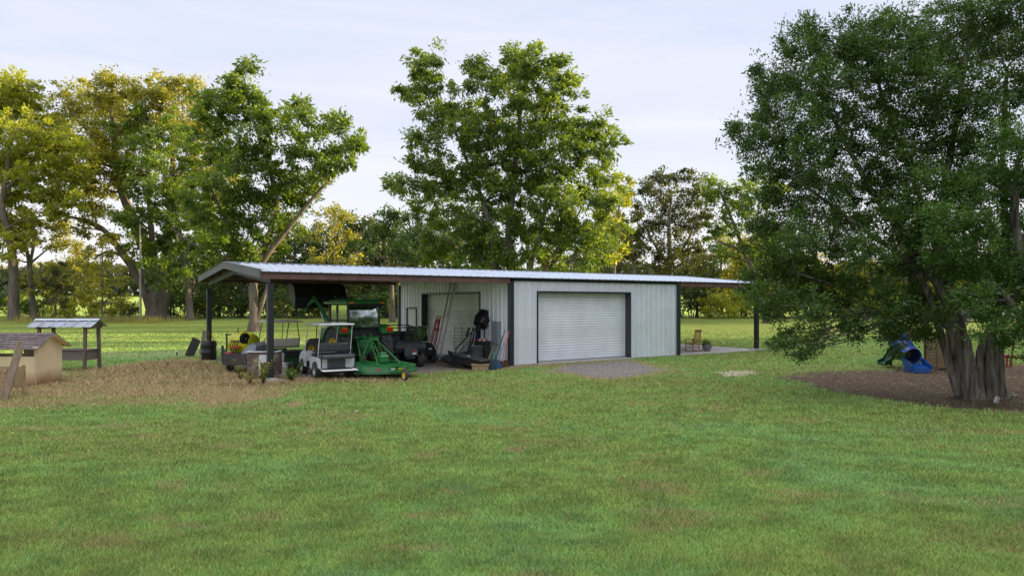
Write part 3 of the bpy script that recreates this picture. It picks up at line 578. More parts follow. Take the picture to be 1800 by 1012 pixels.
# far treeline across the field: one mass
rg = np.random.default_rng(77); tri = []; lv = []
n = 26000; X = rg.uniform(-420, 420, n); Yt = 360+rg.uniform(0, 40, n); top = 12+9*fbm(X, X*0, .04, 4)
Z = gz(Yt)+rg.random(n)**.8*top
q = leaf_quads(np.stack([X, Yt, Z], 1), rg.normal(0, 1, (n, 3)), 3.2, 2.6, rg); tag(np_mesh('distant_wood', q, 4, leafmat('distant_leaf', (.05,.07,.035), (.11,.12,.05), .2), None, rg.random(n)), 'pale distant wood across the field, seen left of the great oak trunk', 'wood', kind='stuff')
# tall golden weeds at the foot of the pole
n = 1800; X = bx(0, 1)*0+rg.normal(0, 1, n); px = np.where(rg.random(n) < .65, rg.choice([165, 185, 205, 225, 262, 275, 240, 40], n)+rg.normal(0, 5, n), rg.uniform(0, 330, n)); Yt = rg.uniform(74, 80, n); X = (px-900)/1200*Yt; h = .25+.6*rg.random(n); zz = gz(Yt)
tri = np.stack([np.stack([X-.03, Yt, zz], 1), np.stack([X+.03, Yt, zz], 1), np.stack([X+rg.normal(0, .12, n), Yt+rg.normal(0, .1, n), zz+h], 1)], 1).reshape(-1, 3)
tag(np_mesh('tall_grass', tri, 3, leafmat('seed_grass', (.22,.22,.06), (.34,.30,.10), .4), None, rg.random(n)), 'pale seeding grass standing along the far lawn edge by the pole', 'grass', kind='stuff')
# --- the big cedars, front right
def cedar(label, Y, T, L_, seed, leafm, **k):
    return ptree('cedar_tree', label, 'tree', Y, T, L_, leafm, seed, bark=BARK2, leaf=(.092, .036), droop=-.04, crad=.27, flat=.75, spread=0, **k)
Lc = []
def LC(rows):
    for r in rows: Lc.append((r[0], r[1], r[2], r[3] if len(r) > 3 else random.uniform(-1.6, 1.6)))
LC([(1415,48,22),(1440,62,26),(1400,75,22),(1470,85,30),(1430,100,32),(1388,100,18),(1500,40,22),(1525,60,28),(1505,80,30),(1555,40,22),(1575,65,30),(1540,95,36),(1600,95,36),(1620,55,26),(1585,28,14),
 (1330,120,14),(1345,135,20),(1375,135,26),(1335,165,12),(1405,150,32),(1360,165,24),(1450,145,36),(1500,140,38),(1560,140,40),(1620,140,42),
 (1290,218,11),(1305,225,16),(1330,215,22),(1300,240,13),(1355,200,28),(1310,262,14),(1335,255,24),(1370,245,34),(1415,205,36),(1420,260,36),(1470,200,40),(1480,260,40),(1535,210,42),(1545,270,42),(1600,200,44),(1610,270,44),
 (1325,300,20),(1355,305,28),(1400,310,36),(1455,320,40),(1515,330,42),(1580,335,44),(1345,350,26),(1390,360,34),(1440,375,38),(1500,390,40),(1565,395,42),(1330,385,18),(1360,400,28),(1405,420,34),(1460,435,38),(1520,450,40),(1345,440,22),
 (1330,480,22),(1365,470,28),(1320,510,18),(1350,515,24),(1395,475,34),(1440,490,34),(1395,520,28),(1345,540,18),(1370,555,18),(1375,585,15),(1362,602,11),(1395,600,12),(1430,530,26),(1470,520,28),(1420,560,18),(1445,575,13),(1437,592,9),(1423,598,9),(1500,500,30),(1490,545,20),(1515,560,18),(1485,575,11),(1502,588,9),(1545,520,28),(1560,560,22),(1560,590,18),(1575,620,12),(1590,560,22),(1410,622,8),(1425,615,8),(1385,608,9)])
LC([(1640,80,34),(1660,130,40),(1680,60,36),(1720,90,42),(1640,20,12),(1655,5,16),(1690,18,24),(1740,30,36),(1780,70,42),(1730,-20,40),(1790,0,40),(1830,50,42),(1665,200,44),(1725,160,46),(1790,150,46),(1670,270,44),(1735,240,46),(1640,330,44),(1700,330,46),(1620,400,44),(1680,400,44),(1620,460,40),(1580,470,34),(1660,470,36),(1630,530,26),(1600,520,26),(1650,560,18),(1700,470,30),(1700,530,22),(1600,572,16),(1622,582,15),(1580,588,13),(1640,590,12),(1608,548,20),(1570,575,14)])
random.seed(12)
cedar('giant dark cedar with fluted grey multi stemmed trunk, boughs reaching left over the lawn', 19,
 [([(1703,692),(1700,645),(1690,600),(1678,550),(1665,500),(1655,430),(1660,330),(1680,220),(1700,80)], .27, .05), ([(1690,688,.3),(1692,640,.3),(1684,590,.2),(1650,500),(1600,430),(1540,350),(1490,260),(1440,160)], .15, .04),
  ([(1738,697),(1738,640),(1742,600),(1750,550),(1765,480),(1770,420),(1760,300),(1770,120)], .22, .05), ([(1722,694,-.15),(1719,650,-.1),(1724,610),(1742,570),(1800,480),(1850,380)], .13, .04), ([(1758,690,.2),(1758,640,.2),(1759,590,.2),(1790,500),(1850,420)], .14, .04), ([(1712,694,-.25),(1711,655,-.25),(1706,620,-.1),(1698,590)], .12, .06),
  ([(1698,680),(1686,691,-.1),(1668,698,-.3)], .11, .03), ([(1745,690),(1768,700,-.2),(1788,708,-.4)], .10, .03), ([(1728,690),(1732,704,-.3),(1728,714,-.6)], .09, .03), ([(1762,688),(1782,694,.2),(1800,700,.3)], .09, .03),
  ([(1696,640,.2),(1690,600),(1650,560),(1560,530),(1480,505),(1400,480)], .10, .03), ([(1688,560),(1620,470),(1540,420),(1460,360),(1380,300)], .10, .03), ([(1690,520),(1640,400),(1590,280),(1550,170),(1530,90)], .09, .03)],
 Lc, 51, L_CEDAR, dens=36, per=66, twig=.4, limb=.035, flare=1.3, Rm=1.15)
L2 = [(p[0], p[1], p[2], random.uniform(-.9, .9)) for p in [(1690,340,36),(1740,320,40),(1790,330,44),(1840,300,44),(1640,390,26),(1670,420,34),(1720,400,42),(1780,400,44),(1840,400,44),(1690,470,34),(1740,460,40),(1790,470,44),(1850,480,44),(1650,450,22),(1720,520,30),(1770,530,36),(1820,550,40),(1690,520,20),(1745,575,24),(1790,590,26),(1720,565,16),(1830,610,26),(1770,600,14),(1800,250,40),(1760,270,30)]]
cedar('lighter green cedar hanging in front at the right edge, nearest to the camera', 17,
 [([(1862,740),(1850,640),(1840,560),(1800,470),(1780,380),(1790,280)], .26, .06), ([(1850,620),(1790,540),(1730,480)], .1, .04)], L2, 52, L_CEDAR2, dens=30, per=66, twig=.4, limb=.03, Rm=1.15)
# ================= metal shed with carport and porch (local x = u, y = v)
M_PANEL = mat('panel_white', (.79, .83, .91), .38, .15, .05, 1.5, dirt=(.50,.54,.56), dscale=.9, damt=.25)
M_ROOF = mat('roof_galvalume', (.62, .68, .78), .38, .35, .07, 1.2, dirt=(.42,.45,.52), dscale=1.5, damt=.5)
M_TRIM = mat('black_trim', (.028, .034, .045), .35, 0, .15, 3)
M_RED = mat('red_oxide_steel', (.15, .072, .068), .6, .1, .25, 2.5, dirt=(.22,.14,.13), dscale=3, damt=.7)
M_COL = mat('black_column', (.022, .024, .030), .45, .1, .2, 3)
M_RAFT = mat('grey_rafter', (.10, .105, .11), .6, .1, .25, 3)
M_UNDER = mat('roof_underside', (.045, .05, .05), .7, 0, .2, 2)  # galvanised sheet in reality; the shade beneath is put into this dark colour
M_ROLL = mat('roller_white', (.80, .84, .92), .35, .1, .05, 1.5, dirt=(.52,.56,.60), dscale=1.2, damt=.25)
M_ROLL2 = mat('roller_beige', (.70, .71, .66), .4, .1, .06, 1.5, dirt=(.4,.4,.36), dscale=1.2, damt=.4)
M_DOOR = mat('door_white', (.66, .68, .69), .4, 0, .05, 2)
M_CONC = mat('concrete', (.42, .40, .38), .9, 0, .15, 4, .3, 30, dirt=(.28,.25,.22), dscale=1.5, damt=.5)
M_STEEL = mat('bare_steel', (.45, .46, .47), .35, .8, .15, 6)
barn = thing('metal_shed', 'long white metal shed with ribbed roof, open carport at left and porch at right', 'shed', (OX, OY, 0), BROT)
EF, RG, ER, VR, VE = 3.64, 4.18, 3.78, 5.45, 11.15      # eave front, ridge, eave rear, ridge v, rear edge
def zroof(v): return EF+(RG-EF)*(v+.18)/(VR+.18) if v < VR else RG+(ER-RG)*(v-VR)/(VE-VR)
def ribbed(mb, ax, a0, a1, fix, zb, zt, out, st=.33, off=0.):
    """vertical ribbed sheet; ax 'u' or 'v'; out = outward sign on the other axis; zb/zt functions of a"""
    S = []; k0 = math.floor((a0-off)/st)-1
    for k in range(k0, int((a1-off)/st)+2):
        c = off+k*st
        for da, h in ((-.035, 0), (-.018, .040), (.018, .040), (.035, 0), (.12, 0), (.13, .006), (.15, .006), (.16, 0), (.205, 0), (.215, .006), (.235, .006), (.245, 0)):
            if a0+.001 < c+da < a1-.001: S.append((c+da, h))
    S = [(a0, 0)]+sorted(S)+[(a1, 0)]
    vs = []; fs = []
    for a, h in S:
        o = fix+out*h
        for z in (zb(a), zt(a)): vs.append((a, o, z) if ax == 'u' else (o, a, z))
    for i in range(len(S)-1): fs.append((2*i, 2*i+2, 2*i+3, 2*i+1))
    mb.add(vs, fs)
L1 = 9.88; DT = 3.02; D0, D1 = 1.33, 6.67; E0, E1 = 2.43, 8.1; P0, P1 = 8.78, 9.92; WV = 10.85; PORCH = 16.05; CP = -9.63
zc = lambda c: (lambda a: c)
m = MB()                                            # front wall
ribbed(m, 'u', .09, D0, 0, zc(.03), zc(3.5), -1); ribbed(m, 'u', D0, D1, 0, zc(DT), zc(3.5), -1); ribbed(m, 'u', D1, L1-.09, 0, zc(.03), zc(3.5), -1)
m.build('front_wall', M_PANEL, barn)
m = MB(); zt = lambda v: zroof(v)-.06
ribbed(m, 'v', .09, E0, 0, zc(.03), zt, -1); ribbed(m, 'v', E0, E1, 0, zc(DT), zt, -1); ribbed(m, 'v', E1, P0, 0, zc(.03), zt, -1)
ribbed(m, 'v', P0, P1, 0, zc(2.32), zt, -1); ribbed(m, 'v', P1, WV-.08, 0, zc(.03), zt, -1); m.build('left_end_wall', M_PANEL, barn)
m = MB(); ribbed(m, 'v', .09, WV-.08, L1, zc(.03), zt, 1); m.build('right_end_wall', M_PANEL, barn)
m = MB(); ribbed(m, 'u', .09, L1-.09, WV, zc(.03), zc(3.6), 1); m.build('rear_wall', M_PANEL, barn)
for (a, b) in ((0, 0), (L1, 0), (0, WV), (L1, WV)): MB().box((a, b, 1.76), (.2, .2, 3.46), bev=.006).build('corner_trim', M_TRIM, barn)
m = MB(); m.box((L1/2, -.02, 3.56), (L1-.2, .1, .13)); m.build('eave_trim', M_TRIM, barn)
# roof sheet with ribs
S = []; a = CP-.42; end = PORCH+.42
while a < end:
    for da, h in ((0, 0), (.10, 0), (.112, .007), (.14, .007), (.152, 0), (.285, 0), (.300, .032), (.335, .032)):
        if a+da < end: S.append((a+da, h))
    a += .35
S.append((end, 0)); vs = []; fs = []
for u_, h in S:
    for v_, zz in ((-.2, EF), (VR, RG), (VE, ER)): vs += [(u_, v_, zz+h), (u_, v_, zz-.012)]
for i in range(len(S)-1):
    b0, b1 = 6*i, 6*i+6
    fs += [(b0, b1, b1+2, b0+2), (b0+2, b1+2, b1+4, b0+4), (b0, b0+1, b1+1, b1), (b0+4, b1+4, b1+5, b0+5)]
MB().add(vs, fs).build('roof', M_ROOF, barn)
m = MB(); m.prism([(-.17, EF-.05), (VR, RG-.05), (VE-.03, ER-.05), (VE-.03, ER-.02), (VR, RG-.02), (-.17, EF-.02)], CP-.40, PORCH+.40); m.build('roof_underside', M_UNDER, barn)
m = MB(); m.box(((CP-.42+end)/2, VR, RG+.035), (end-CP+.42, .30, .012)); m.build('ridge_cap', M_ROOF, barn)
# rib end closures show as dark dots under the sheet edge
pl = [(CP-.42, EF-.012)]; a = CP-.42
while a < end-.36: pl += [(a+.298, EF-.001), (a+.302, EF+.026), (a+.333, EF+.026), (a+.337, EF-.001)]; a += .35
pl += [(end, EF-.001), (end, EF-.02), (CP-.42, EF-.02)]
MB().prism(pl, -.192, -.185, 'Y').build('rib_closure', M_TRIM, barn)
# fascia channels of both open bays
for (a, b) in ((CP-.38, -.11), (L1+.11, PORCH+.38)):
    m = MB(); m.box(((a+b)/2, -.10, EF-.135), (b-a, .05, .22), bev=.004); m.box(((a+b)/2, -.06, EF-.235), (b-a-.01, .09, .02)); m.build('fascia', M_RED, barn)
    m = MB(); m.box(((a+b)/2, VE-.08, ER-.145), (b-a, .05, .17)); m.build('fascia', M_RED, barn)
for a in (CP-.385, PORCH+.385):                      # barge boards on the gables
    for (v0, v1) in ((-.22, VR), (VE+.02, VR)):
        z0, z1 = (EF, RG) if v0 < 0 else (ER, RG)
        m = MB(); m.prism([(v0, z0-.22), (v1, z1-.22), (v1, z1+.045), (v0, z0+.045)], a-.03, a+.03); m.prism([(v0, z0+.046), (v1, z1+.046), (v1, z1+.06), (v0, z0+.06)], a-.05, a+.12); m.build('barge_board', M_RAFT, barn)
for a in (CP, PORCH):                          # tapered rafters
    for (v0, z0, s) in ((.02, EF, 1), (WV-.02, ER, -1)):
        t = zroof(VR)
        m = MB(); m.prism([(v0, z0-.42), (v0+s*.25, z0-.36), (VR, RG-.42), (VR, RG-.055), (v0, zroof(v0)-.055)][::s], a-.012, a+.012)
        m.prism([(v0, z0-.42), (v0+s*.25, z0-.36), (VR, RG-.42), (VR, RG-.405), (v0+s*.25, z0-.345), (v0, z0-.405)][::s], a-.075, a+.075); m.build('rafter', M_RAFT, barn)
for a, sp in ((CP, 1), (PORCH, 1)):
    for v in (.02, WV-.02):
        if not sp and v < 1: continue
        o = MB().box((a, v, 1.62), (.2, .2, 3.24), bev=.01).build('column', M_COL, barn)
        MB().box((a, v, .03), (.30, .30, .02)).build('base_plate', M_STEEL, o)
for v in (1.3, 2.7, 4.1, 6.8, 8.2, 9.6):
    for (a, b) in ((CP-.3, -.02), (L1+.02, PORCH+.3)): MB().box(((a+b)/2, v, zroof(v)-.115), (b-a, .06, .12)).build('purlin', M_RED, barn)
def roller(name, ax, a0, a1, fix, into, z1, mt):
    """curtain recessed behind the wall, with black jambs and head"""
    vs = []; fs = []; n = int(z1/.115*6); R = into*.28
    for i in range(n+1):
        z = .05+(z1-.06)*i/n; ph = (z/.115) % 1; h = .022*(abs(math.sin(PI*ph))**.6)
        for a in (a0+.03, a1-.03): vs.append((a, fix+R-math.copysign(h, into), z) if ax == 'u' else (fix+R-math.copysign(h, into), a, z))
    for i in range(n): fs.append((2*i, 2*i+1, 2*i+3, 2*i+2))
    d = MB().add(vs, fs).build(name, mt, barn, True)
    f = MB()
    def bx_(ca, da, cz, dz, dep=.34, o=.0):
        cf = fix+into*(dep/2-.055)+o
        f.box((ca, cf, cz) if ax == 'u' else (cf, ca, cz), (da, dep, dz) if ax == 'u' else (dep, da, dz))
    bx_(a0, .07, z1/2, z1); bx_(a1, .07, z1/2, z1); bx_((a0+a1)/2, a1-a0+.07, z1+.035, .07)
    f.build('door_frame', M_TRIM, d)
    b = MB(); ca = (a0+a1)/2; b.box((ca, fix+R-into*.03, .06) if ax == 'u' else (fix+R-into*.03, ca, .06), (a1-a0-.08, .05, .09) if ax == 'u' else (.05, a1-a0-.08, .09)); b.build('bottom_rail', M_STEEL, d)
    return d
roller('roller_door', 'u', D0, D1, 0, 1, DT, M_ROLL); roller('roller_door', 'v', E0, E1, 0, 1, DT, M_ROLL2)
d = MB().box((.03, (P0+P1)/2, 1.17), (.05, P1-P0-.1, 2.2), bev=.004).build('entry_door', M_DOOR, barn)
m = MB(); m.box((-.01, P0, 1.18), (.09, .06, 2.28)); m.box((-.01, P1, 1.18), (.09, .06, 2.28)); m.box((-.01, (P0+P1)/2, 2.32), (.09, P1-P0+.06, .06)); m.build('door_frame', M_RED, d)
m = MB(); m.box((-.02, P0+.14, 1.12), (.04, .08, .22), bev=.01); m.tube([(-.02, P0+.14, 1.06), (-.08, P0+.14, 1.06), (-.08, P0+.26, 1.06)], .012, 6); m.build('handle', M_COL, d)
m = MB(); m.box((-.11, .95, 1.32), (.15, .52, .98), bev=.012); m.box((-.195, .95, 1.32), (.02, .47, .9), bev=.006); m.tube([(-.1, .95, .85), (-.1, .95, .05)], .03, 8); m.build('electrical_box', mat('panel_grey', (.24, .28, .31), .5, .1, .1, 3), barn)
# slab: floor of the closed part (with apron lip at the roller door) and of the porch
m = MB(); m.box((L1/2, WV/2, .02), (L1+.1, WV+.1, .06)); m.box(((D0+D1)/2, -.12, .012), (D1-D0+.3, .28, .05)); m.build('floor_slab', M_CONC, barn)
m = MB(); m.box(((L1+PORCH)/2+.2, WV/2, .015), (PORCH-L1+.3, WV+.4, .07), bev=.01); m.box((PORCH, .02, .06), (.62, .62, .10), bev=.01); m.build('porch_slab', M_CONC, barn)
# hanging bell under the porch roof
bp_ = B(10.62, 1.6); M_BELL = mat('black_iron', (.02, .02, .022), .5, .5, .2, 6)
t = thing('hanging_bell', 'black bell shaped lantern hanging from the porch roof by the wall corner', 'lantern', (bp_[0], bp_[1], 2.38))
MB().lathe([(.0, .42), (.05, .41), (.07, .33), (.15, .22), (.20, .06), (.24, 0), (.22, 0), (.0, .2)], 20).build('bell', M_BELL, t, True)
MB().tube([(0, 0, .4), (0, 0, 1.45)], .012, 6).build('chain', M_BELL, t)
# rocking chairs
M_CH = wood('chair_wood', (.30, .125, .045), .25); M_CHG = wood('grey_chair_wood', (.12, .14, .16), .2)
def rocker_chair(mt, label, loc, rz):
    t = thing('rocking_chair', label, 'rocking chair', loc, rz, 'rocking chairs on the porch slab')
    for s in (-1, 1):
        MB().tube([(s*.26, .42-.9*i/10, .03+.10*((i-5)/5)**2) for i in range(11)], .019, 6).build('rocker', mt, t)
        MB().tube([(s*.27, .24, .05), (s*.27, .25, .62)], .021, 8).build('front_leg', mt, t)
        MB().tube([(s*.235, -.20, .05), (s*.235, -.22, .45), (s*.23, -.36, 1.16)], [.022, .024, .018], 8).build('back_post', mt, t)
        MB().box((s*.28, .02, .655), (.085, .60, .022), rx=.03, bev=.008).build('armrest', mt, t)
    MB().box((0, .02, .42), (.52, .48, .035), rx=.08, bev=.01).build('seat', mt, t)
    b = MB().box((0, -.345, 1.09), (.46, .025, .13), rx=.2, bev=.008).build('backrest', mt, t); MB().box((0, -.235, .52), (.46, .025, .06), rx=.2, bev=.006).build('lower_rail', mt, b)
    for i in range(6): MB().bar((-.165+.066*i, -.24, .54), (-.165+.066*i, -.338, 1.04), .014).build('spindle', mt, b)
    MB().bar((-.26, .24, .22), (.26, .24, .22), .013).bar((-.26, .24, .33), (.26, .24, .33), .013).bar((-.235, -.2, .25), (.235, -.2, .25), .013).bar((-.25, .24, .27), (-.24, -.2, .27), .013).bar((.25, .24, .27), (.24, -.2, .27), .013).build('stretcher', mt, t)
p = B(11.95, .85); rocker_chair(M_CH, 'honey brown wooden rocking chair with slatted back on the porch slab', (p[0], p[1], .05), head(-.55, .83))
p = B(10.75, 1.35); rocker_chair(M_CHG, 'grey blue rocking chair half hidden behind the wall corner', (p[0], p[1], .05), head(.75, .65))
M_POT = mat('grey_pot', (.17, .16, .17), .6, 0, .2, 6)
p = B(12.9, .75); t = thing('potted_plant', 'round dark grey pot with bushy green plant beside the brown rocking chair', 'plant pot', (p[0], p[1], .05))
MB().lathe([(0, 0), (.15, 0), (.22, .15), (.25, .32), (.255, .36), (.235, .36), (.22, .33), (0, .32)], 20).build('pot', M_POT, t, True)
rg = np.random.default_rng(3); q, lv, _ = crown_mesh([((0, 0, .42), .22, 1)], rg, 500, 12, (.10, .035), .1, .08); np_mesh('foliage', q, 4, L_PECAN, t, lv)
# ================= machines under the carport (local +Y is forward)
M_GRN = mat('machine_green', (.018, .165, .042), .35, 0, .12, 3, dirt=(.10,.13,.06), dscale=4, damt=.35, coat=.3)
M_GRND = mat('machine_green_dark', (.012, .085, .028), .45, 0, .15, 3)
M_YEL = mat('machine_yellow', (.68, .52, .02), .45, 0, .1, 4, dirt=(.3,.24,.08), dscale=5, damt=.4)
M_TYRE = mat('tyre_rubber', (.045, .045, .048), .85, 0, .3, 8, .5, 60, dirt=(.12,.105,.09), dscale=5, damt=.55)
M_BLK = mat('black_plastic', (.018, .018, .02), .5, 0, .2, 6)
M_DKG = mat('dark_grey_plastic', (.055, .06, .07), .55, 0, .2, 5, dirt=(.15,.14,.13), dscale=4, damt=.4)
M_WHT = mat('white_body', (.62, .64, .66), .35, 0, .05, 3, dirt=(.4,.38,.35), dscale=4, damt=.3, coat=.3)
M_CRM = mat('cream_plastic', (.68, .62, .50), .6, 0, .12, 4, dirt=(.28,.25,.2), dscale=4, damt=.5)
M_RIM = mat('grey_rim', (.38, .39, .41), .4, .5, .1, 5)
M_TAIL = lamp_mat('tail_lens_red', (.55, .015, .012)); M_AMB = lamp_mat('amber_lens', (.75, .20, .01))
M_GLS = glass('cab_glass', .62, (.55, .62, .62)); M_GLS3 = glass('smoked_glass', .12, (.22, .30, .32)); M_GLS2 = glass('side_glass', .35, (.7, .75, .75))
M_RST = mat('rust', (.14, .065, .035), .85, .2, .4, 6, .5)
M_RDP = mat('red_paint', (.42, .03, .035), .45, 0, .15, 4)
M_BLU = mat('blue_plastic', (.02, .10, .42), .4, 0, .12, 3)
M_WD = wood('weathered_wood', (.20, .165, .13), .35, (1, 1, 8)); M_WD2 = wood('tan_wood', (.34, .24, .13), .3, (6, 1, 1)); M_ALU = mat('aluminium', (.68, .69, .68), .5, .0, .12, 6)
def wheel(t, c, r, w_, rim=M_YEL, lug=0, rr_=.55, rz=0, tyre=M_TYRE):
    m = MB(); m.M = Matrix.Translation(c) @ Matrix.Rotation(rz, 4, 'Z'); h = w_/2
    m.lathe([(r*rr_, -h*.85), (r*.72, -h), (r*.93, -h*.92), (r*(.95 if lug else 1), -h*.6), (r*(.95 if lug else 1), h*.6), (r*.93, h*.92), (r*.72, h), (r*rr_, h*.85)], 32, axis='X')
    if lug:
        for k in range(lug):
            for s in (-1, 1):
                a = 2*PI*(k+(s > 0)*.5)/lug; da = .9*w_/r*.55
                vs = []
                for (x, aa) in ((s*h*.96, a), (0, a+da)):
                    for d2 in (-.055*1., .055):
                        for R in (r*.93, r*1.01): vs.append((x, R*math.cos(aa+d2*(.45/r)*1.2), R*math.sin(aa+d2*(.45/r)*1.2)))
                m.add(vs, [(0,1,3,2), (4,6,7,5), (0,4,5,1), (2,3,7,6), (1,5,7,3), (0,2,6,4)])
    o = m.build('wheel', tyre, t, True)
    m = MB(); m.M = Matrix.Translation(c) @ Matrix.Rotation(rz, 4, 'Z')
    m.lathe([(0, -h*.45), (r*.2, -h*.5), (r*.24, -h*.25), (r*.48, -h*.3), (r*rr_, -h*.86), (r*(rr_+.03), -h*.9)], 24, axis='X'); m.lathe([(0, h*.45), (r*.2, h*.5), (r*.24, h*.25), (r*.48, h*.3), (r*rr_, h*.86), (r*(rr_+.03), h*.9)], 24, axis='X')
    m.build('rim', rim, o, True); return o
# ---- tractor
TH = (-.62, .785); TR = head(*TH)
t = thing('tractor', 'green tractor with glass cab, big lugged tyres and raised front loader, seen from behind', 'tractor', (-5.9, 26.3, 0), TR)
for s in (-1, 1):
    wheel(t, (s*.86, 0, .83), .83, .46, M_YEL, 20, .52); wheel(t, (s*.80, 2.35, .58), .58, .34, M_YEL, 18, .52, .12)
    f = MB(); n = 14; vs = []; fs = []
    for i in range(n+1):
        a = math.radians(48+118*i/n); R = .93
        y, z = -R*math.cos(a), .83+R*math.sin(a)
        for x in (s*.60, s*1.12):
            vs += [(x, y, z), (x, y, z-.04)]
    for i in range(n):
        b = 4*i; fs += [(b, b+2, b+6, b+4), (b+1, b+5, b+7, b+3), (b+2, b+3, b+7, b+6), (b, b+4, b+5, b+1)]
    f.add(vs, fs); f.add([(s*.60, -.93*math.cos(math.radians(48+118*i/n)), .83+.93*math.sin(math.radians(48+118*i/n))) for i in range(n+1)]+[(s*.60, -.3, 1.0), (s*.6, .6, 1.0)], [tuple(range(n+3))])
    f.box((s*.86, -.66, 1.52), (.50, .12, .22), bev=.04)
    fo = f.build('fender', M_GRN, t)
    MB().box((s*.93, -.73, 1.56), (.26, .06, .14), bev=.03).build('tail_light', M_TAIL, fo); MB().box((s*.93, -.735, 1.655), (.26, .05, .05), bev=.02).build('turn_light', M_AMB, fo)
m = MB(); m.box((0, .3, .95), (.62, 1.9, .55), bev=.06).box((0, -.45, .85), (.44, .5, .5), bev=.05).tube([(-.82, 0, .83), (.82, 0, .83)], .15, 12).box((0, 2.35, .62), (1.2, .22, .22), bev=.04).box((0, 1.9, .78), (.42, 1.6, .36), bev=.04)
m.build('chassis', M_GRND, t)
m = MB(); m.prism([(1.05, 1.05), (2.95, 1.0), (3.02, 1.3), (2.85, 1.55), (1.05, 1.72)], -.37, .37); m.build('hood', M_GRN, t)
m = MB(); m.box((0, .35, 1.22), (1.15, 1.4, .12), bev=.03)                # cab floor and posts
for x, y in ((-.62, -.42), (.62, -.42), (-.66, 1.05), (.66, 1.05)): m.tube([(x*.98, y, 1.25), (x*1.06, y*1.08, 2.52)], .045, 6)
for s in (-1, 1): m.tube([(s*.66, .45, 1.25), (s*.70, .45, 2.5)], .03, 6)
m.tube([(-.62, -.45, 1.62), (.62, -.45, 1.62)], .035, 6).tube([(-.64, -.45, 2.48), (.64, -.45, 2.48)], .04, 6)
m.box((0, -.36, 1.43), (1.16, .06, .36)); cab = m.build('cab', M_BLK, t)
MB().box((0, -.42, 2.06), (1.14, .012, .80), rx=-.27).build('rear_window', M_GLS, cab); MB().box((0, 1.12, 2.0), (1.2, .012, .95)).build('front_window', M_GLS2, cab)
for s in (-1, 1): MB().box((s*.675, .31, 1.98), (.012, 1.4, 1.05)).build('side_window', M_GLS2, cab)
m = MB(); m.box((0, .35, 2.60), (1.74, 2.05, .13), bev=.05).box((0, .4, 2.68), (1.4, 1.6, .08), bev=.04); r = m.build('cab_roof', M_GRN, t)
for s in (-1, 1): MB().box((s*.62, -.69, 2.60), (.20, .04, .05), bev=.012).build('roof_light', M_AMB, r)
MB().box((0, -.672, 2.545), (1.3, .03, .07), bev=.01).build('visor', M_BLK, r)
m = MB(); m.box((0, .15, 1.55), (.5, .5, .16), bev=.05).box((0, -.1, 1.85), (.48, .14, .6), bev=.06); m.build('seat', M_BLK, t)
m = MB()                                                                  # hitch
for s in (-1, 1): m.tube([(s*.35, -.5, .7), (s*.42, -1.25, .48)], .035, 6).tube([(s*.30, -.45, 1.25), (s*.39, -.95, .56)], .03, 6).tube([(s*.12, -.7, 1.15), (s*.15, -.72, 1.42)], .03, 6)
m.tube([(0, -.6, 1.15), (0, -1.35, 1.05)], .035, 6).box((0, -.62, 1.05), (.5, .18, .34), bev=.04).tube([(-.5, -.65, 1.3), (.5, -.65, 1.3)], .03, 6); m.build('hitch', M_GRN, t)
for s in (-1, 1):
    m = MB(); m.prism([(.95, 1.0), (1.2, 1.0), (1.25, 1.75), (1.0, 1.75)], s*.60-.08, s*.60+.08); m.tube([(s*.60, 1.1, 1.66), (s*.60, 2.45, 2.55), (s*.60, 2.85, 2.76), (s*.60, 3.2, 2.66), (s*.60, 3.72, 2.42)], [.085, .085, .11, .095, .06], 4)
    arm = m.build('loader_arm', M_GRN, t)
    MB().tube([(s*.60, 1.2, 1.2), (s*.60, 2.2, 2.22)], .05, 8).tube([(s*.47, 2.3, 2.42), (s*.47, 3.3, 2.86)], .035, 8).build('hydraulic_ram', M_STEEL, arm)
m = MB(); pr = [(3.62, 2.42), (3.58, 2.85), (3.75, 3.28), (4.1, 3.42), (4.5, 3.36)]; pi = [(y+.04 if i < 2 else y, z-.04) for i, (y, z) in enumerate(pr)]
m.prism(pr+pi[::-1], -1.13, 1.13)
for s in (-1, 1): m.prism([(3.62, 2.42), (3.58, 2.85), (3.75, 3.28), (4.1, 3.42), (4.5, 3.36), (4.2, 2.7)], s*1.13-.012, s*1.13+.012)
m.build('loader_bucket', M_BLK, t)
# ---- rotary cutter
CR = head(-.55, .835); cx, cy = -4.52, 24.05
t = thing('rotary_cutter', 'bright green rotary mower deck with raised A frame parked behind the tractor', 'mower', (cx, cy, 0), CR)
out = [(-.98, 1.05), (.98, 1.05), (1.02, .2)]+[(1.02*math.cos(a), -.35+.72*math.sin(a)) for a in [-(i*PI/12) for i in range(0, 13)]]+[(-1.02, .2)]
m = MB(); m.prism(out, .40, .45, 'Z'); n = len(out)
vs = [(x, y, .43) for x, y in out]+[(x*1.03, y*1.03, .20) for x, y in out]; m.add(vs, [(i, (i+1) % n, n+(i+1) % n, n+i) for i in range(n)])
vs = [(x*1.035, y*1.035, .30) for x, y in out]+[(x*1.06, y*1.05, .28) for x, y in out]+[(x*1.035, y*1.035, .26) for x, y in out]; m.add(vs, [(i, (i+1) % n, n+(i+1) % n, n+i) for i in range(n)]+[(n+i, n+(i+1) % n, 2*n+(i+1) % n, 2*n+i) for i in range(n)])
m.box((-.5, .1, .49), (.10, 1.7, .08), bev=.01).box((.5, .1, .49), (.10, 1.7, .08), bev=.01).box((0, -.55, .475), (1.5, .09, .05)).box((0, .78, .475), (1.8, .09, .05))
dk = m.build('deck', M_GRN, t)
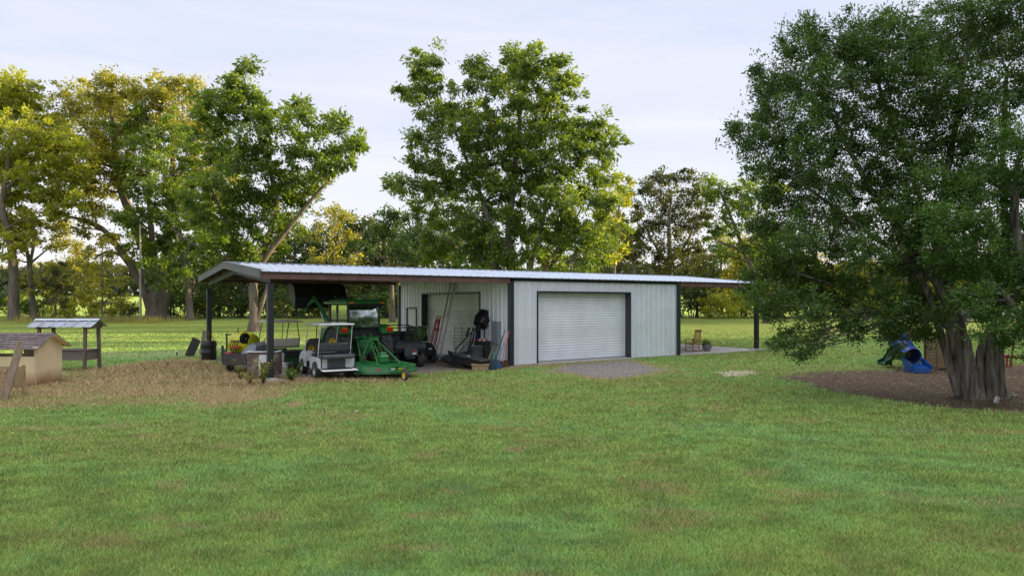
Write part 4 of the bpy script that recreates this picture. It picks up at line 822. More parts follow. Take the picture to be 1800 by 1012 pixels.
for (x, y, c_, d_) in ((-.62, -.93, M_RDP, .22), (-.12, -1.085, M_WHT, .15), (.18, -1.075, M_YEL, .22), (.9, -.62, M_RDP, .1)):
    MB().box((x, y, .36), (d_, .012, .05), rz=math.atan2(y+.35, x)+PI/2 if abs(x) > .4 else 0, rx=-.1).build('decal', c_, dk)
MB().box((.30, -.70, .455), (.26, .1, .006)).build('decal', M_YEL, dk)
MB().box((0, .1, .62), (.34, .44, .30), bev=.05).box((0, .1, .80), (.22, .26, .10), bev=.03).build('gearbox', M_GRN, t)
m = MB()
for s in (-1, 1): m.tube([(s*.46, 1.0, .48), (s*.14, .95, 1.28)], .035, 4).tube([(s*.12, .93, 1.25), (s*.42, -.5, .5)], .03, 4).box((s*.46, 1.0, .56), (.05, .22, .26))
m.box((0, .95, 1.28), (.36, .08, .1)).tube([(-.14, .95, .95), (.14, .95, .95)], .03, 6); m.build('hitch_frame', M_GRN, t)
MB().tube([(0, .3, .68), (0, 1.3, .72)], .075, 10).build('driveshaft', M_BLK, t)
m = MB(); m.box((.05, -1.25, .50), (.1, .7, .08), rx=-.08).tube([(.05, -1.58, .55), (.05, -1.62, .34)], .03, 6); m.box((.16, -1.66, .27), (.02, .07, .3)); m.build('tail_arm', M_GRN, t)
wheel(t, (.05, -1.68, .20), .20, .11, M_YEL, 0, .55)
# ---- white golf cart
t = thing('golf_cart', 'white golf cart with black rear seat and flat white roof in the carport', 'golf cart', (-6.18, 23.6, 0), head(-.50, .866))
for s in (-1, 1): wheel(t, (s*.55, 0, .29), .29, .24, M_RIM, 16, .55); wheel(t, (s*.55, 1.95, .27), .27, .20, M_RIM, 16, .55)
m = MB()
for s in (-1, 1):
    m.prism([(-.35, .40), (-.36, .68), (-.1, .74), (.5, .74), (.72, .66), (.76, .34), (.42, .30), (.36, .48), (.2, .6), (-.2, .6), (-.34, .48)], s*.60-.03, s*.60+.03)
    m.prism([(1.5, .32), (1.55, .62), (1.75, .84), (2.1, .82), (2.38, .62), (2.42, .38), (2.28, .34), (2.2, .5), (2.05, .58), (1.85, .58), (1.7, .45), (1.66, .30)], s*.58-.03, s*.58+.03)
m.prism([(1.62, .5), (1.72, .86), (2.1, .84), (2.40, .62), (2.44, .4), (2.2, .4)], -.56, .56).box((0, .2, .69), (1.14, 1.0, .06), bev=.02); m.build('body', M_WHT, t)
m = MB(); m.box((0, .9, .30), (1.1, 2.9, .07)).box((0, -.42, .34), (.9, .1, .1)).box((0, .2, .5), (1.0, .9, .3)); m.build('chassis', M_BLK, t)
MB().box((0, -.80, .34), (1.18, .36, .035), bev=.01).tube([(-.54, -.95, .36), (-.54, -.42, .36)], .02, 6).tube([(.54, -.95, .36), (.54, -.42, .36)], .02, 6).build('foot_platform', M_ALU, t)
MB().box((0, -.355, .54), (1.16, .05, .36), bev=.02).build('rear_body', M_WHT, t); MB().box((0, -.395, .54), (.62, .04, .30), bev=.01).build('rear_panel', M_DKG, t)
MB().box((0, -.40, .78), (1.16, .56, .13), bev=.05).build('rear_seat', M_DKG, t); MB().box((0, -.02, 1.08), (1.12, .12, .30), bev=.055, rx=.1).build('rear_backrest', M_DKG, t)
MB().box((0, .60, .78), (1.12, .5, .12), bev=.05).build('front_seat', M_BLK, t); MB().box((0, .30, 1.05), (1.08, .10, .32), bev=.045, rx=.15).build('front_backrest', M_BLK, t)
m = MB()
for s in (-1, 1): m.tube([(s*.55, .18, .7), (s*.55, .05, 1.83)], .018, 6).tube([(s*.57, -.66, .36), (s*.57, -.64, .84), (s*.52, -.14, .98)], .018, 6)
m.build('seat_frame', M_BLK, t)
MB().tube([(-.56, 1.72, .84), (-.54, 1.30, 1.84)], .018, 6).tube([(.56, 1.72, .84), (.54, 1.30, 1.84)], .018, 6).tube([(.56, -.1, .72), (.54, -.42, 1.83)], .014, 6).tube([(-.56, -.1, .72), (-.54, -.42, 1.83)], .014, 6).build('roof_post', M_ALU, t)
MB().box((0, .46, 1.86), (1.22, 1.95, .055), bev=.025).build('roof', M_WHT, t)
MB().tube([(-.28+.17*math.cos(a), 1.32+.06*math.sin(a), 1.0+.16*math.sin(a)) for a in [i*PI/8 for i in range(17)]], .014, 6).tube([(-.28, 1.32, 1.0), (-.28, 1.6, .75)], .02, 6).build('steering_wheel', M_BLK, t)
# ---- old cart with cream roof
t = thing('golf_cart', 'old dark cart with cream canopy and cream bench behind the corner post', 'golf cart', (-8.95, 27.0, 0), head(-.62, .785))
for s in (-1, 1): wheel(t, (s*.48, 0, .24), .24, .2, M_RIM, 0, .5); wheel(t, (s*.48, 1.75, .24), .24, .2, M_RIM, 0, .5)
MB().prism([(-.7, .3), (-.7, .62), (.35, .62), (.4, .42), (1.2, .36), (1.5, .7), (1.95, .66), (2.1, .35)], -.58, .58).build('body', M_GRND, t)
MB().box((0, -.28, .70), (1.2, .85, .05)).box((0, -.70, .60), (1.2, .04, .24)).box((-.59, -.28, .6), (.03, .85, .24)).box((.59, -.28, .6), (.03, .85, .24)).build('cargo_bed', M_BLK, t)
MB().box((0, .42, .86), (1.25, .5, .1), bev=.04).box((0, .16, 1.02), (1.25, .09, .34), bev=.04, rx=.1).build('bench_seat', M_CRM, t)
for s in (-1, 1):
    MB().tube([(s*.55, .1, .8), (s*.60, .1, 1.1), (s*.56, .28, 1.84)], .018, 6).build('roof_post', M_BLK, t)
    MB().tube([(s*.56, 1.55, .66), (s*.56, 1.42, 1.2), (s*.55, 1.12, 1.84)], .018, 6).build('roof_post', M_BLK, t)
MB().tube([(-.1, .15, .9), (0, .3, 1.84)], .014, 6).build('roof_post', M_BLK, t)
MB().box((0, .68, 1.84), (1.35, 1.5, .05), bev=.02).box((0, .68, 1.88), (1.15, 1.25, .04), bev=.02).build('roof', M_CRM, t)
MB().tube([(-.28+.18*math.cos(a), 1.15+.08*math.sin(a), 1.05+.15*math.sin(a)) for a in [i*PI/8 for i in range(17)]], .014, 6).tube([(-.28, 1.15, 1.05), (-.28, 1.4, .7)], .02, 6).build('steering_wheel', M_BLK, t)
# ---- utility vehicles
t = thing('utility_vehicle', 'muddy grey utility vehicle with roll cage and knobbly tyres right of the tractor', 'utility vehicle', (-4.28, 27.55, 0), head(-.45, .89))
for s in (-1, 1): wheel(t, (s*.55, 0, .33), .33, .30, M_DKG, 14, .5); wheel(t, (s*.55, 1.9, .33), .33, .26, M_DKG, 14, .5)
MB().prism([(-.62, .80), (-.66, .95), (-.2, 1.03), (.45, 1.02), (.5, .8), (.2, .62), (-.4, .62)], -.63, .63).box((-.5, -.3, 1.02), (.12, .7, .1), bev=.03).box((.5, -.3, 1.02), (.12, .7, .1), bev=.03).build('cargo_bed', M_DKG, t)
MB().box((-.63, .1, .86), (.05, .6, .26), bev=.02).build('side_panel', mat('dark_blue_panel', (.02, .06, .16), .4), t)
MB().prism([(.4, .35), (.5, .8), (1.3, .75), (1.9, .95), (2.5, .72), (2.5, .4)], -.55, .55).box((0, -.3, .48), (.4, .7, .25), bev=.03).tube([(-.5, 0, .33), (.5, 0, .33)], .04, 8).build('body', M_BLK, t)
MB().prism([(-.67, .50), (-.70, .76), (-.60, .84), (-.55, .5)], -.27, .27).build('rear_bumper', M_DKG, t); MB().box((.12, -.70, .70), (.13, .02, .04)).build('tail_light', M_TAIL, t); MB().box((.12, -.705, .60), (.15, .012, .07)).build('plate', M_WHT, t)
m = MB()
for s in (-1, 1): m.tube([(s*.56, .30, .95), (s*.50, .50, 1.58), (s*.50, 1.1, 1.66), (s*.55, 1.75, 1.05)], .024, 6).tube([(s*.50, .5, 1.58), (s*.60, .05, 1.02)], .02, 6)
for y, z in ((.5, 1.58), (1.1, 1.66), (.42, 1.3)): m.tube([(-.51, y, z), (.51, y, z)], .022, 6)
m.build('roll_cage', M_BLK, t)
for s in (-1, 1): MB().box((s*.26, .72, .98), (.42, .42, .12), bev=.04).box((s*.26, .52, 1.22), (.40, .1, .45), bev=.04).build('seat', M_BLK, t)
fl = MB().tube([(-.58, .3, 1.0), (-.62, .3, 2.0), (-.72, .25, 2.75)], [.012, .009, .005], 5).build('flag_whip', mat('pale_whip', (.45, .47, .35), .5), t)
MB().prism([(-.72, 2.75), (-.66, 2.32), (-.60, 2.30), (-.55, 2.45), (-.64, 2.62), (-.60, 2.78)], .24, .26, 'Y').build('flag', mat('faded_yellow_flag', (.60, .58, .10), .7, 0, .3, 12), fl)
t = thing('utility_vehicle', 'small dark utility vehicle with upright tinted windscreen in front of the bay door', 'utility vehicle', (-4.35, 30.3, 0), head(.45, -.89))
for s in (-1, 1): wheel(t, (s*.5, .95, .31), .31, .24, M_DKG, 12, .5); wheel(t, (s*.5, -.75, .31), .31, .24, M_DKG, 12, .5)
MB().prism([(-1.2, .35), (-1.2, .82), (-.3, .8), (-.2, .45), (.45, .42), (.55, .85), (1.1, .78), (1.35, .5), (1.3, .32)], -.5, .5).build('body', M_BLK, t)
f = MB()
for s in (-1, 1): f.tube([(s*.52, .62, .85), (s*.48, .35, 1.55)], .025, 6).tube([(s*.48, .35, 1.55), (s*.5, -.5, 1.5), (s*.52, -.6, .8)], .022, 6)
f.tube([(-.48, .35, 1.55), (.48, .35, 1.55)], .025, 6).tube([(-.5, -.5, 1.5), (.5, -.5, 1.5)], .022, 6).tube([(-.52, .6, .88), (.52, .6, .88)], .022, 6); fo = f.build('frame', M_STEEL, t)
MB().prism([(-.46, .92), (.46, .92), (.44, 1.52), (-.44, 1.52)], .475, .485, 'Y').build('windscreen', M_GLS3, fo)
for s in (-1, 1): MB().box((s*.3, 1.26, .62), (.16, .08, .09), bev=.03).build('headlight', M_WHT, t)
MB().box((0, -.35, .88), (.9, .45, .12), bev=.04).box((0, -.58, 1.12), (.9, .1, .4), bev=.04).build('seat', M_BLK, t)
# ---- yellow sprayer
p = G(428, 640); t = thing('field_sprayer', 'bright yellow spray tank with hose reel and red pump on a low green frame', 'sprayer', (p[0], p[1], 0), head(.4, .9))
M_TANK = mat('tank_yellow', (.62, .60, .03), .35, 0, .08, 2)
MB().lathe([(0, -.62), (.22, -.62), (.36, -.56), (.43, -.42), (.45, -.1), (.45, .1), (.43, .42), (.36, .56), (.22, .62), (0, .62)], 28, (0, 0, .90), 'X').lathe([(.0, 0), (.12, 0), (.12, .06), (0, .06)], 16, (0, 0, 1.33)).build('tank', M_TANK, t, True)
MB().box((0, 0, .38), (1.5, .9, .07)).box((-.6, -.4, .5), (.08, .08, .25)).box((.6, -.4, .5), (.08, .08, .25)).box((0, -.05, .44), (1.0, .6, .1)).build('frame', M_GRND, t)
for s in (-1, 1): wheel(t, (s*.72, .1, .26), .26, .16, M_RIM)
m = MB(); m.tube([(-.42, -.50, 1.28), (-.40, -.52, .62)], .035, 6).tube([(-.5, -.5, 1.27), (-.2, -.5, 1.27)], .03, 6)
for i in range(4): m.tube([(-.15+.12*i, -.5, .60), (-.18+.13*i, -.55, .85), (-.12+.12*i, -.5, 1.05)], .018, 5)
m.tube([(-.2, -.5, 1.0), (.4, -.5, 1.0)], .022, 6).tube([(-.3, 0, 1.3), (-.3, 0, 1.55)], .018, 6); m.build('hoses', M_BLK, t)
MB().box((.1, -.52, .76), (.5, .12, .06)).box((-.2, -.55, .50), (.34, .2, .12), bev=.02).build('pump', M_RDP, t)
MB().lathe([(.05, -.07), (.22, -.07), (.22, -.05), (.15, -.05), (.15, .05), (.22, .05), (.22, .07), (.05, .07)], 20, (.50, -.42, 1.12), 'X').build('hose_reel', M_BLK, t)
# ---- dark drop side trailer
p = G(418, 656); M_TRL = mat('dark_steel', (.06, .055, .06), .7, .2, .3, 4, dirt=(.13,.08,.06), dscale=4, damt=.5)
t = thing('utility_trailer', 'low dark steel trailer with plank floor in front of the yellow sprayer', 'trailer', (p[0], p[1], 0), -.08)
MB().box((0, 0, .52), (1.15, .05, .42), bev=.01).box((-.56, .85, .50), (.05, 1.7, .36)).box((.56, .85, .50), (.05, 1.7, .36)).box((0, 1.7, .50), (1.15, .05, .36)).box((-.58, -.01, .72), (.07, .07, .6)).build('bed', M_TRL, t)
MB().box((0, .85, .40), (1.05, 1.6, .04)).build('floor', M_WD, t)
for s in (-1, 1): wheel(t, (s*.60, .6, .24), .24, .14, M_RIM)
MB().prism([(-.5, .60), (-.15, .62), (.25, 1.02), (.42, 1.1), (.55, .98), (.45, .62), (.5, .44), (-.5, .44)], .35, 1.3, 'Y').build('tarp', mat('grey_blue_tarp', (.30, .34, .40), .6, 0, .3, 5, 1., 8), t)
# ---- old freezer shell
p = G(461, 668); M_OLD = mat('rusty_brown_enamel', (.13, .085, .075), .6, 0, .3, 3, dirt=(.40,.40,.40), dscale=3.2, damt=.9)
t = thing('scrap_panel', 'scrapped white enamel bin peeling to rusty brown, just left of the corner post', 'scrap metal', (p[0], p[1], 0), .1)
MB().box((0, .02, .55), (.95, .04, .78), bev=.01).box((-.47, .35, .55), (.04, .66, .78)).box((.47, .35, .55), (.04, .66, .78)).box((0, .66, .52), (.95, .04, .7)).build('shell', M_OLD, t)
MB().box((0, 0, .955), (1.02, .08, .035), bev=.01).box((-.47, .35, .955), (.06, .6, .035)).box((.47, .35, .955), (.06, .6, .035)).build('rim', M_ALU, t)
MB().box((.05, -.012, .72), (.30, .02, .26), bev=.06).box((-.08, -.014, .42), (.06, .015, .5)).build('white_patch', mat('flaking_white', (.66, .70, .72), .5, 0, .08, 8), t)
# ---- clutter at the post foot
def bucket(label, px, py, r, h, mt, z=0, tilt=0):
    p = G(px, py); t = thing('bucket', label, 'bucket', (p[0], p[1], z)); t.rotation_euler = (tilt, 0, .3)
    MB().lathe([(0, 0), (r*.85, 0), (r, h), (r*1.06, h), (r*1.06, h-.03), (r*.96, h-.03), (r*.8, .02), (0, .02)], 18).build('tub', mt, t, True)
    MB().tube([(r*math.cos(a), 0, h-.02+r*.5*math.sin(a)) for a in [i*PI/8 for i in range(9)]], .006, 4).build('handle', M_STEEL, t)
M_SCUF = mat('scuffed_white', (.58, .58, .55), .6, 0, .1, 5, dirt=(.22,.2,.2), dscale=7, damt=.8)
bucket('scuffed white bucket standing right of the corner post', 497, 662, .15, .38, M_SCUF); bucket('scuffed white bucket stacked on boxes behind the corner post', 494, 655, .13, .30, M_SCUF, .42)
bucket('small blue tub in the weeds left of the corner post', 468, 667, .13, .22, mat('faded_blue', (.16, .30, .38), .6))
p = G(494, 656); t = tag(MB().box((0, 0, .2), (.42, .34, .40), bev=.02).build('crate', M_SCUF), 'dirty white box under the stacked bucket at the corner post', 'box'); t.location = (p[0], p[1], 0)
p = G(478, 671); t = tag(MB().box((0, 0, .03), (.85, .30, .06), rz=.05, bev=.01).box((-.1, .1, .085), (.5, .1, .05), rz=.4).build('concrete_block', mat('pale_slab', (.45, .43, .42), .9, 0, .2, 6, .5)), 'pale broken slab lying at the foot of the corner post', 'slab'); t.location = (p[0], p[1], 0)
# weeds
def weed(label, px, py, h, n, seed, lm, lf=(.09, .045), w_=.35):
    p = G(px, py); rg = np.random.default_rng(seed); t = thing('weed', label, 'weed', (p[0], p[1], 0)); m = MB(); P = []; 
    for i in range(n):
        a = rg.uniform(0, 2*PI); r = w_*rg.random()**.7; hh = h*rg.uniform(.5, 1); q = (r*math.cos(a), r*math.sin(a), hh); m.tube([(0, 0, 0), (q[0]*.45, q[1]*.45, hh*.6), q], [.006, .005, .003], 3)
        for k in range(7):
            f = .3+.7*k/6; P.append((q[0]*f*f+rg.normal(0, .02), q[1]*f*f+rg.normal(0, .02), hh*f))
    m.build('stem', L_DUSK, t); P = np.array(P); np_mesh('leaves', leaf_quads(P, rg.normal(0, 1, P.shape), lf[0], lf[1], rg), 4, lm, t, rg.random(len(P)))
weed('tall yellow green weeds climbing the left side of the corner post', 463, 676, .95, 22, 1, L_GOLD); weed('leafy green weeds at the right foot of the corner post', 512, 672, .5, 22, 2, L_PECAN, (.13, .06)); weed('thin pale weeds in front of the dark trailer', 423, 668, .8, 12, 3, L_OAK, (.07, .02), .5)
weed('leafy green sprig rising behind the stacked buckets', 524, 660, .5, 12, 4, L_PECAN, (.10, .05), .25); weed('dry weeds in front of the scrapped enamel bin', 440, 676, .6, 14, 5, L_OAK, (.07, .03), .4)
# ---- barrel, pump, board at the rear post
p = G(367, 632); t = thing('barrel', 'black plastic barrel with hand pump on top beside the rear carport post', 'barrel', (p[0], p[1], 0))
MB().lathe([(0, 0), (.30, 0), (.32, .05), (.33, .3), (.345, .32), (.345, .36), (.33, .38), (.33, .62), (.345, .64), (.345, .68), (.32, .82), (.30, .86), (0, .86)], 24).build('drum', M_BLK, t, True)
MB().tube([(.05, -.1, .86), (.05, -.1, 1.22)], .03, 8).tube([(.05, -.1, 1.15), (.2, -.12, 1.1), (.34, -.15, .8), (.36, -.2, .3)], .014, 6).box((.05, -.1, 1.26), (.1, .08, .12), bev=.02).build('hand_pump', M_RST, t)
p = G(345, 626); t = tag(MB().box((0, 0, .42), (.42, .05, .95), ry=.42, bev=.01).build('board', M_BLK), 'black board leaning against the left side of the barrel', 'board'); t.location = (p[0]-.12, p[1]-.1, 0)
p = G(357, 622); t = tag(MB().box((0, 0, .58), (.22, .06, 1.25), ry=.16, bev=.008).build('plank', M_WD), 'short grey plank standing between the barrel and the rear post', 'plank'); t.location = (p[0], p[1], 0)
p = G(311, 629); t = thing('garden_light', 'tiny black and white spike light on the dead grass heap', 'light', (p[0], p[1], .1)); MB().tube([(0, 0, 0), (0, 0, .2)], .03, 8).build('stake', M_BLK, t); MB().lathe([(0, .26), (.05, .24), (.06, .2), (.0, .2)], 12).build('cap', M_WHT, t)
# ================= ladders, tools and junk at the bay door (building frame positions)
def bthing(name, label, cat, u, v, rz=0, z=0, group=None):
    p = B(u, v); return thing(name, label, cat, (p[0], p[1], z), BROT+rz, group)
def ladder(t, H, w0, w1, m_rail, m_rung, n, lean, depth=.04, cap=None):
    for s in (-1, 1): MB().tube([(0, s*w0/2, 0), (lean, s*w1/2, H)], depth, 4).build('rail', m_rail, t)
    for i in range(n):
        f = (i+.6)/n; w_ = w0+(w1-w0)*f; MB().bar((lean*f, -w_/2, H*f), (lean*f, w_/2, H*f), .016, 6).build('rung', m_rung, t)
t = bthing('extension_ladder', 'tall aluminium extension ladder leaning against the end wall up to the roof', 'ladder', -1.0, 4.6, -.12); ladder(t, 3.62, .60, .56, M_ALU, M_ALU, 12, .82)
t2 = MB().tube([(.40, -.24, 1.9), (.80, -.23, 3.6)], .028, 4).tube([(.40, .24, 1.9), (.80, .23, 3.6)], .028, 4).build('fly_section', M_RIM, t)
t = bthing('step_ladder', 'folded red step ladder with yellow cap leaning beside the aluminium ladder', 'ladder', -1.15, 5.0, -.05); ladder(t, 1.92, .52, .30, M_RDP, M_ALU, 6, .45, .032)
for s in (-1, 1): MB().tube([(-.12, s*.27, 0), (.38, s*.16, 1.85)], .022, 4).build('rear_rail', M_RDP, t)
MB().box((.44, 0, 1.95), (.14, .36, .06), bev=.015).build('top_cap', M_YEL, t); MB().box((.36, 0, 1.35), (.04, .36, .12)).box((.41, 0, 1.72), (.04, .30, .14)).build('brace', M_RDP, t)
# wire rack
t = bthing('wire_rack', 'tall thin grey green wire rack standing before the bay door', 'rack', -.75, 3.05, .1); M_WIRE = mat('green_wire', (.16, .21, .19), .5, .3); m = MB()
for i in range(7):
    for x in (0, .35): m.bar((x+.10*0, -.36+.12*i, 0), (x*.9, -.30+.10*i, 1.55+.2*math.sin(PI*i/6)), .005, 4)
for k in range(10):
    z = .1+.15*k; m.bar((0, -.36+.005*k, z), (0, .36-.005*k, z), .005, 4); m.bar((.35, -.36, z), (.35, .36, z), .005, 4); m.bar((0, -.36, z), (.35, -.36, z), .005, 4); m.bar((0, .36, z), (.35, .36, z), .005, 4)
m.build('wire_mesh', M_WIRE, t); MB().bar((0, -.36, 0), (0, -.30, 1.6), .012).bar((0, .36, 0), (0, .30, 1.6), .012).build('frame', M_WIRE, t)
# cement mixer
pm = W(848, 562, 29.6); t = thing('cement_mixer', 'black cement mixer drum tipped up on a slanting black steel stand by the end wall', 'mixer', (pm.x, pm.y, 0))
Rm_ = Matrix.Translation((0, 0, pm.z)) @ Matrix.Rotation(math.radians(26), 4, 'Y') @ Matrix.Rotation(math.radians(-32), 4, 'X')
m = MB(); m.M = Rm_; m.lathe([(0, -.36), (.10, -.37), (.17, -.36), (.30, -.30), (.345, -.04), (.37, -.02), (.37, .03), (.345, .05), (.32, .34), (.30, .36), (.27, .34), (.26, .1), (0, .1)], 28)
m.build('drum', mat('drum_black', (.016, .018, .022), .32, .1, .15, 5), t, True); 
m = MB(); m.M = Rm_; m.lathe([(0, -.385), (.11, -.385), (.11, -.365)], 18); m.build('drum_cap', M_DKG, t)
m = MB(); m.tube([(-.22, -.05, pm.z-.28), (-1.1, -.5, .65), (-1.15, -.55, .15)], .032, 6).tube([(-.2, 0, pm.z-.3), (-.75, .1, .1)], .05, 6).tube([(.1, 0, pm.z-.3), (.05, 0, .05)], .03, 6).tube([(.25, .1, pm.z-.2), (.15, .12, .6), (.2, .1, .05)], .025, 6).tube([(-.7, .1, .12), (.2, .1, .12)], .03, 6).box((-.62, -.15, 1.35), (.12, .12, .4), ry=.4, bev=.02); m.build('stand', M_BLK, t)
# truck tool boxes
M_LID = mat('worn_black_lid', (.03, .03, .033), .55, .1, .3, 4, dirt=(.16,.14,.11), dscale=4, damt=.5)
t = thing('tool_box', 'long worn black tool box lying tilted on planks in the bay', 'tool box', (*G(826, 648), .0), -.72); t.rotation_euler = (.0, .10, -.80)
MB().box((0, 0, .30), (1.75, .48, .30), bev=.02).build('box', M_BLK, t); MB().box((0, 0, .47), (1.80, .54, .035), bev=.012, rx=.06).build('lid', M_LID, t); MB().lathe([(0, .02), (.05, .02), (.06, 0)], 14, (-.1, -.02, .49)).build('latch', M_STEEL, t)
t = thing('tool_box', 'second black tool box, lower and left of the long one, open side to the front', 'tool box', (*G(806, 645), 0), -.85); t.rotation_euler = (.45, .18, -.85)
MB().box((0, 0, .20), (1.6, .35, .10), bev=.02).box((0, .2, .30), (1.6, .05, .30)).box((0, -.2, .26), (1.6, .05, .2)).build('box', M_LID, t)
t = tag(MB().box((0, 0, .12), (.62, .40, .20), bev=.01).box((0, 0, .235), (.68, .46, .03)).build('wooden_block', M_WD2), 'pale wooden box under the near end of the black tool box', 'box'); t.location = (*G(844, 651), 0); t.rotation_euler.z = .1
# bin, jacket, fuel can, pots
t = thing('bin', 'dark grey ribbed dust bin among the tools below the mixer drum', 'bin', (*G(838, 641), 0)); MB().lathe([(0, 0), (.24, 0), (.28, .35), (.30, .62), (.32, .62), (.32, .66), (.28, .66), (.26, .6), (.22, .03), (0, .03)], 20).build('tub', M_DKG, t, True); MB().box((0, -.30, .72), (.5, .06, .22), rx=.3, bev=.02).build('lid', M_DKG, t)
t = tag(MB().prism([(-.17, .0), (.18, .0), (.22, .5), (.12, .62), (-.1, .62), (-.16, .45)], -.1, .1, 'Y').build('canvas_bag', mat('navy_cloth', (.03, .055, .20), .9, 0, .3, 8, .6)), 'navy cloth bag with red top hanging under the mixer drum', 'bag'); t.location = W(838, 606, 30.2)
MB().box((0.02, 0, .66), (.22, .18, .09), bev=.03).build('flap', M_RDP, t)
t = thing('fuel_can', 'red plastic fuel can on the pile right of the navy bag', 'fuel can', W(847, 612, 30.0)); MB().box((0, 0, .16), (.30, .18, .30), bev=.05).build('can', M_RDP, t); MB().tube([(-.1, 0, .31), (-.08, 0, .37), (.06, 0, .37), (.08, 0, .31)], .018, 6).tube([(.1, 0, .3), (.16, 0, .38)], .02, 6).build('spout', M_RDP, t)
bucket('orange brown bucket with rags among the garden tools', 849, 647, .17, .30, mat('terracotta_plastic', (.34, .11, .035), .6, 0, .2, 5))
t = tag(MB().lathe([(0, .36), (.14, .35), (.22, .30), (.25, .2), (.16, .22), (0, .24)], 14).box((-.05, -.03, .33), (.3, .2, .05), rz=.5, ry=.3, bev=.02).build('rag_pile', mat('rags', (.50, .45, .42), .9, 0, .5, 9, .8)), 'crumpled pale and orange rags heaped in the orange bucket', 'rags'); t.location = (*G(849, 647), .02)
t = thing('shelf_rack', 'low black rack with red topped jars in front of the grey electrical box', 'rack', (*B(-.55, 1.35), 0), BROT+PI/2)
MB().box((-.4, 0, .5), (.04, .3, 1.0)).box((.4, 0, .5), (.04, .3, 1.0)).box((0, 0, .95), (.84, .32, .04)).box((0, 0, .5), (.84, .32, .04)).box((0, .14, .5), (.8, .02, .9)).build('frame', M_BLK, t)
for i in range(5): MB().lathe([(0, 0), (.05, 0), (.05, .08), (.035, .1), (0, .1)], 10, (-.32+.16*i, 0, .97)).build('jar', M_RDP if i % 2 == 0 else M_SCUF, t)
# long handled tools leaning on the wall
def tool(name, label, cat, p0, p1, r, mh, head_fn=None, mh2=None, dep=None):
    """p0 foot pixel on ground, p1 top pixel at the wall"""
    g = G(*p0); Y = dep or (g[1]+.25); a = Vector((0, 0, 0)); b = W(p1[0], p1[1], Y)-Vector((g[0], g[1], 0))
    t = thing(name, label, cat, (g[0], g[1], 0), 0, 'long handled tools leaning by the left corner of the shed')
    d = (b-a).normalized(); a2 = a+d*.22; MB().tube([a2, b], r, 6).build('handle', mh, t)
    m = MB(); head_fn(m, d); m.build('head', mh2 or M_DKG, t); return t
def blade(m, d): m.prism([(-.11, .0), (.11, .0), (.12, .14), (.09, .26), (.02, .30), (-.02, .30), (-.09, .26), (-.12, .14)], -.012, .012, 'Y')
def scoop(m, d): m.prism([(-.17, .0), (.17, .0), (.17, .30), (.10, .42), (-.10, .42), (-.17, .30)], -.02, .02, 'Y')
def rake(m, d):
    m.box((0, 0, .2), (.36, .03, .03))
    for i in range(9): m.bar((-.16+.04*i, 0, .2), (-.16+.04*i, -.03, .08), .005, 4)
def fan(m, d):
    for i in range(11): m.bar((0, 0, .34), (-.22+.044*i, -.02, .02), .006, 4)
def hoe(m, d): m.box((0, -.04, .06), (.16, .03, .12), bev=.005).bar((0, 0, .1), (0, 0, .26), .012)
def brush(m, d): m.box((0, 0, .10), (.34, .07, .12), bev=.01)
M_ORH = mat('orange_handle', (.72, .12, .04), .5); M_GRH = mat('green_handle', (.01, .30, .12), .5); M_WH2 = mat('white_handle', (.62, .60, .58), .5); M_BKH = mat('black_handle', (.03, .03, .035), .5); M_BRH = wood('brown_handle', (.24, .14, .08), .3, (1, 1, 4)); M_BLH = mat('blue_handle', (.10, .22, .42), .5)
tool('shovel', 'shovel with orange handle, tallest of the leaning tools', 'shovel', (880, 647), (895, 581), .016, M_ORH, blade)
tool('rake', 'rake with bright green handle leaning low to the left', 'rake', (855, 650), (876, 612), .016, M_GRH, rake)
tool('snow_shovel', 'broad dark blue scoop shovel with long black handle', 'shovel', (866, 650), (888, 579), .018, M_BKH, scoop, mat('navy_scoop', (.02, .045, .09), .5))
tool('rake', 'leaf rake with pale white handle left of the orange one', 'rake', (876, 646), (888, 586), .014, M_WH2, fan, M_BKH)
tool('hoe', 'hoe with brown wooden handle between the green and white ones', 'hoe', (867, 647), (883, 590), .014, M_BRH, hoe)
tool('broom', 'broom with blue handle in the middle of the leaning tools', 'broom', (873, 648), (886, 600), .014, M_BLH, brush, M_BLU)
tool('hoe', 'hoe with white handle and hooked black head nearest the corner post', 'hoe', (884, 645), (890, 595), .013, M_WH2, hoe, M_BKH)
tool('shovel', 'rusty spade with short brown handle beside the black corner trim', 'shovel', (889, 645), (891, 594), .014, M_RST, blade, M_RST)
tool('rake', 'garden rake with long pale wooden handle crossing below the mixer drum', 'rake', (836, 641), (860, 587), .017, wood('ash_handle', (.42, .30, .20), .2), rake)
tool('shovel', 'shovel with worn wooden handle leaning left of the dust bin', 'shovel', (826, 640), (836, 584), .018, wood('ash_handle', (.42, .30, .20)), blade)
tool('post_hole_digger', 'black twin handled post hole digger left of the mixer stand', 'digger', (818, 634), (832, 575), .03, M_BLK, scoop, M_BLK)
tool('pry_bar', 'thick mossy beam slanting between the bucket and the tools', 'beam', (852, 648), (870, 606), .055, wood('mossy_beam', (.12, .13, .08), .4), hoe, M_DKG)
# jack trolley left of boxes
t = thing('floor_jack', 'low rusty floor jack on the gravel behind the tool boxes', 'jack', (*G(790, 634), 0), .2); MB().box((0, 0, .12), (.7, .28, .10), bev=.02).box((-.1, 0, .22), (.3, .2, .1), bev=.02).build('frame', M_DKG, t); wheel(t, (-.3, -.15, .07), .07, .05, M_RIM); wheel(t, (.3, -.15, .07), .07, .05, M_RIM)
MB().tube([(.3, 0, .2), (.8, .1, .75)], .02, 6).build('handle', M_RST, t)
